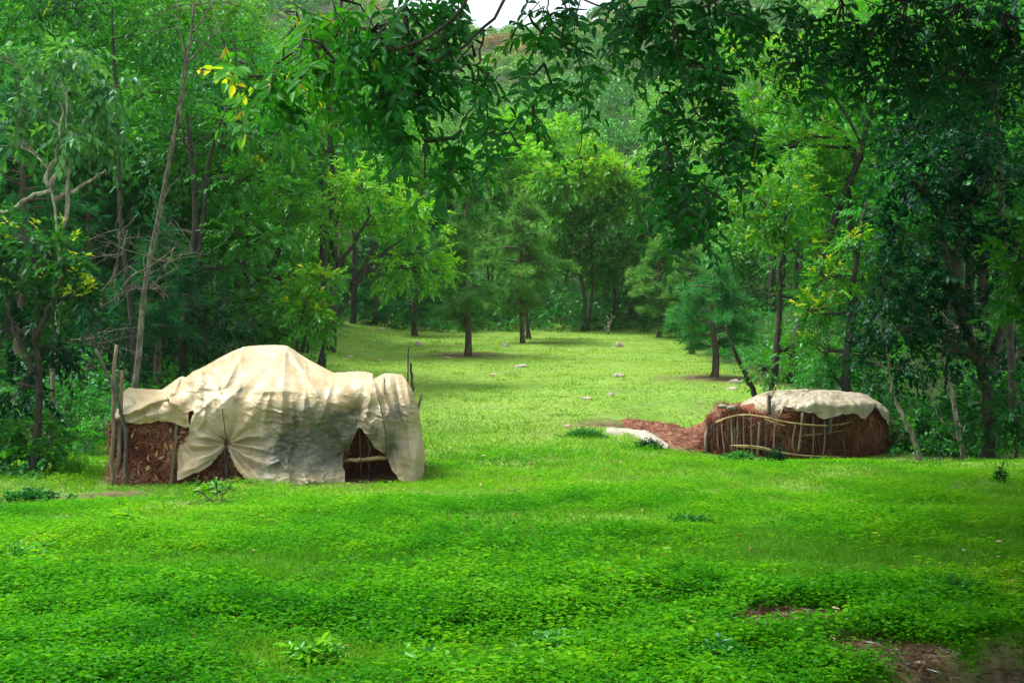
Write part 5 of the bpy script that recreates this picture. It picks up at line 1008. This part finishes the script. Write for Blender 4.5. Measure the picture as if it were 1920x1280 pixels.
for q in range(26):
    ox = gr.normal(size=len(x_)) * .13 * sz; oy = gr.normal(size=len(x_)) * .13 * sz; P_ = np.stack([x_ + ox, y_ + oy, H(x_ + ox, y_ + oy)], 1)
    blades(mb, P_, gr.normal(size=(len(x_), 3)) * A([.5, .5, .1]) + A([0, 0, 1.]), .10 * sz * (.5 + .7 * gr.random(len(x_))), .022, .12 + .2 * gr.random(len(x_)), gr)
tag(mb.build('meadow_grass', M['meadow']), kind='stuff')
# single taller weeds and clumps that stand out
def weed_clump(px, py, d, w_, h_, label, tv=.3, mat='leaf_mid', L=.05, seed=0, n_=90):
    c = W(px, py, d); c[2] = float(H(c[0], d)); r_ = np.random.default_rng(seed); ww = w_ / F * d; hh = h_ / F * d
    root = empty('weed_clump', c, label, 'weed', 'taller weeds standing in the grass'); s_ = MB(); l_ = MB(); m_ = n_
    b_ = np.stack([r_.normal(size=m_) * ww * .45, r_.normal(size=m_) * ww * .35, np.zeros(m_)], 1); b_[:, 2] = H(b_[:, 0] + c[0], b_[:, 1] + c[1]) - c[2]
    hv = hh * (.4 + .6 * r_.random(m_)) * np.exp(-(b_[:, 0] / ww) ** 2); tp_ = b_ + np.stack([r_.normal(size=m_) * .04, r_.normal(size=m_) * .04, hv], 1)
    for i in range(m_): l_.tube(np.stack([b_[i], (b_[i] + tp_[i]) / 2, tp_[i]]), [.004, .003, .002], 3, cap=False)
    for k in range(7):
        f = .25 + .75 * (k + 1) / 7; P_ = b_ + (tp_ - b_) * f; dv = r_.normal(size=(m_, 3)) * A([1, 1, .3]) + A([0, 0, .35])
        leaves(l_, P_, dv, A([0, 0, 1.]) + r_.normal(size=(m_, 3)) * .4, L * (.6 + .7 * r_.random(m_)), L * .5, np.clip(tv + r_.normal(size=m_) * .12, 0, .86), simple=L < .06)
    l_.build('foliage', M[mat], root)
for i, a_ in enumerate([(1222, 862, 21.4, 34, 26, 'dark bushy weed clump in front of the white sheet and soil bank', .3, 'leaf_dark', .045, 130), (1100, 825, 23.3, 42, 16, 'low wide patch of dark weeds left of the white sheet', .4, 'leaf_mid', .05, 160),
    (1390, 885, 19.6, 40, 26, 'green weed clump in the grass in front of the left end of the hut', .5, 'leaf_mid', .05, 130), (1455, 878, 20, 26, 32, 'taller dark weed in front of the middle of the hut', .35, 'leaf_dark', .05, 60),
    (400, 915, 16.2, 30, 20, 'broad-leaved weed against the foot of the tent wall, below the plastic flap', .7, 'leaf_bright', .09, 26), (1875, 915, 17.2, 12, 40, 'single tall dark weed near the right edge of the grass', .2, 'leaf_dark', .05, 18),
    (230, 995, 13.4, 30, 28, 'yellow-green leafy weed in the grass below the tent posts', .85, 'leaf_bright', .08, 34), (590, 1240, 7.6, 60, 46, 'big fresh green weed at the bottom left of centre', .62, 'leaf_bright', .065, 44),
    (800, 1240, 7.5, 70, 42, 'large-leaved weed near the bottom middle of the picture', .55, 'leaf_bright', .065, 44), (1030, 1205, 8, 80, 38, 'wide leafy weed right of the bottom middle', .5, 'leaf_bright', .06, 46),
    (40, 1080, 11, 60, 50, 'clump of fresh weeds at the left edge in the foreground grass', .6, 'leaf_bright', .055, 60), (60, 945, 16, 60, 26, 'dark weeds at the left edge before the glossy bush', .3, 'leaf_mid', .06, 90),
    (1290, 1000, 13, 60, 22, 'dark patch of tufty weeds right of the middle foreground', .2, 'leaf_mid', .05, 110), (1350, 1240, 7.5, 60, 60, 'broad weeds beside the bare soil patches at the bottom', .4, 'leaf_mid', .055, 60), (1800, 1130, 9.4, 80, 50, 'dark weeds along the rim of the shaded earth bank, bottom right', .25, 'leaf_mid', .04, 120),
    (140, 905, 18, 40, 40, 'tall pale grassy weeds on the slope left of the tent posts', .7, 'leaf_bright', .05, 90)]):
    px, py, d, w_, h_, lb, tv, mt, L_, n_ = a_; weed_clump(px, py, d, w_, h_, lb, tv, mt, L_, 400 + i, n_)
# dead twigs lying in front of the tent
tb = A([W(390, 960, 14.5)[0], 14.6, 0.]); tb[2] = float(H(tb[0], tb[1])); mb = MB(); r_ = np.random.default_rng(9)
for pts in ([(285, 975), (300, 952), (315, 962), (322, 985)], [(295, 955), (345, 945), (390, 935), (440, 940)], [(405, 905), (408, 930), (412, 945)], [(430, 912), (412, 945)], [(370, 918), (395, 935), (412, 946)], [(330, 975), (350, 985), (380, 970)], [(300, 952), (308, 958), (306, 990)]):
    P_ = smooth_line(A([W(a_, b_, 14.6 + .3 * r_.random()) for a_, b_ in pts]), 9) - tb; P_ += r_.normal(size=P_.shape) * .01; mb.tube(P_, np.linspace(.009, .004, 9), 4, cap=False)
    for _ in range(4): i = r_.integers(2, 8); limb(mb, P_[i], P_[i] + nrm(r_.normal(size=3) * A([1, .5, .5])) * .2, .004, .002, r_, n=4, k=3)
tag(mb.build('dead_branch', M['wood_dark'], loc=tb), 'dry leafless twigs lying in the weeds in front of the tent', 'branch')
# fallen leaves and litter in the turf
mb = MB(); bx_ = 1.2 + 3 * gr.random(7000); by_ = 6.3 + 3.4 * gr.random(7000); k_ = soil_mask(bx_, by_) > .4; bx_, by_ = bx_[k_], by_[k_]; n_ = len(bx_)
leaves(mb, np.stack([bx_, by_, H(bx_, by_) + .012], 1), gr.normal(size=(n_, 3)) * A([1, 1, .12]), A([0, 0, 1.]) + gr.normal(size=(n_, 3)) * .3, .02 + .04 * gr.random(n_), .018, .4 * gr.random(n_) ** 2)
blades(mb, np.stack([bx_, by_, H(bx_, by_) + .015], 1), gr.normal(size=(n_, 3)) * A([1, 1, .1]), .12, .006, .1 * gr.random(n_), gr, gr.normal(size=(n_, 3)) * .02); tag(mb.build('leaf_litter', M['dry']), kind='stuff')
mb = MB(); x_, y_ = scatter(480, 6.5, 26, .8, 0); k_ = ok_spot(x_, y_); x_, y_ = x_[k_], y_[k_]; n_ = len(x_)
leaves(mb, np.stack([x_, y_, H(x_, y_) + .05], 1), gr.normal(size=(n_, 3)) * A([1, 1, .2]), A([0, 0, 1.]) + gr.normal(size=(n_, 3)) * .3, .03 + .05 * gr.random(n_), .02, .2 + .8 * gr.random(n_)); tag(mb.build('fallen_leaves', M['dry']), kind='stuff')

# ------------------------------------------------------------------ humid air of the valley
me = bpy.data.meshes.new('haze'); X0, X1, Y0, Y1, Z0, Z1_ = -260., 260., -45., 420., -4., 128.
me.from_pydata([(x, y, z) for x in (X0, X1) for y in (Y0, Y1) for z in (Z0, Z1_)], [], [(0, 1, 3, 2), (4, 6, 7, 5), (0, 4, 5, 1), (2, 3, 7, 6), (0, 2, 6, 4), (1, 5, 7, 3)])
haze = bpy.data.objects.new('haze', me); scene.collection.objects.link(haze); tag(haze, kind='stuff')
m, t = new_mat('haze_air'); pv = nd(t, 'ShaderNodeVolumePrincipled'); pv.inputs['Color'].default_value = (.84, .95, .82, 1); pv.inputs['Density'].default_value = .00022
pv.inputs['Anisotropy'].default_value = .2; o = nd(t, 'ShaderNodeOutputMaterial'); t.links.new(pv.outputs[0], o.inputs['Volume']); me.materials.append(m)
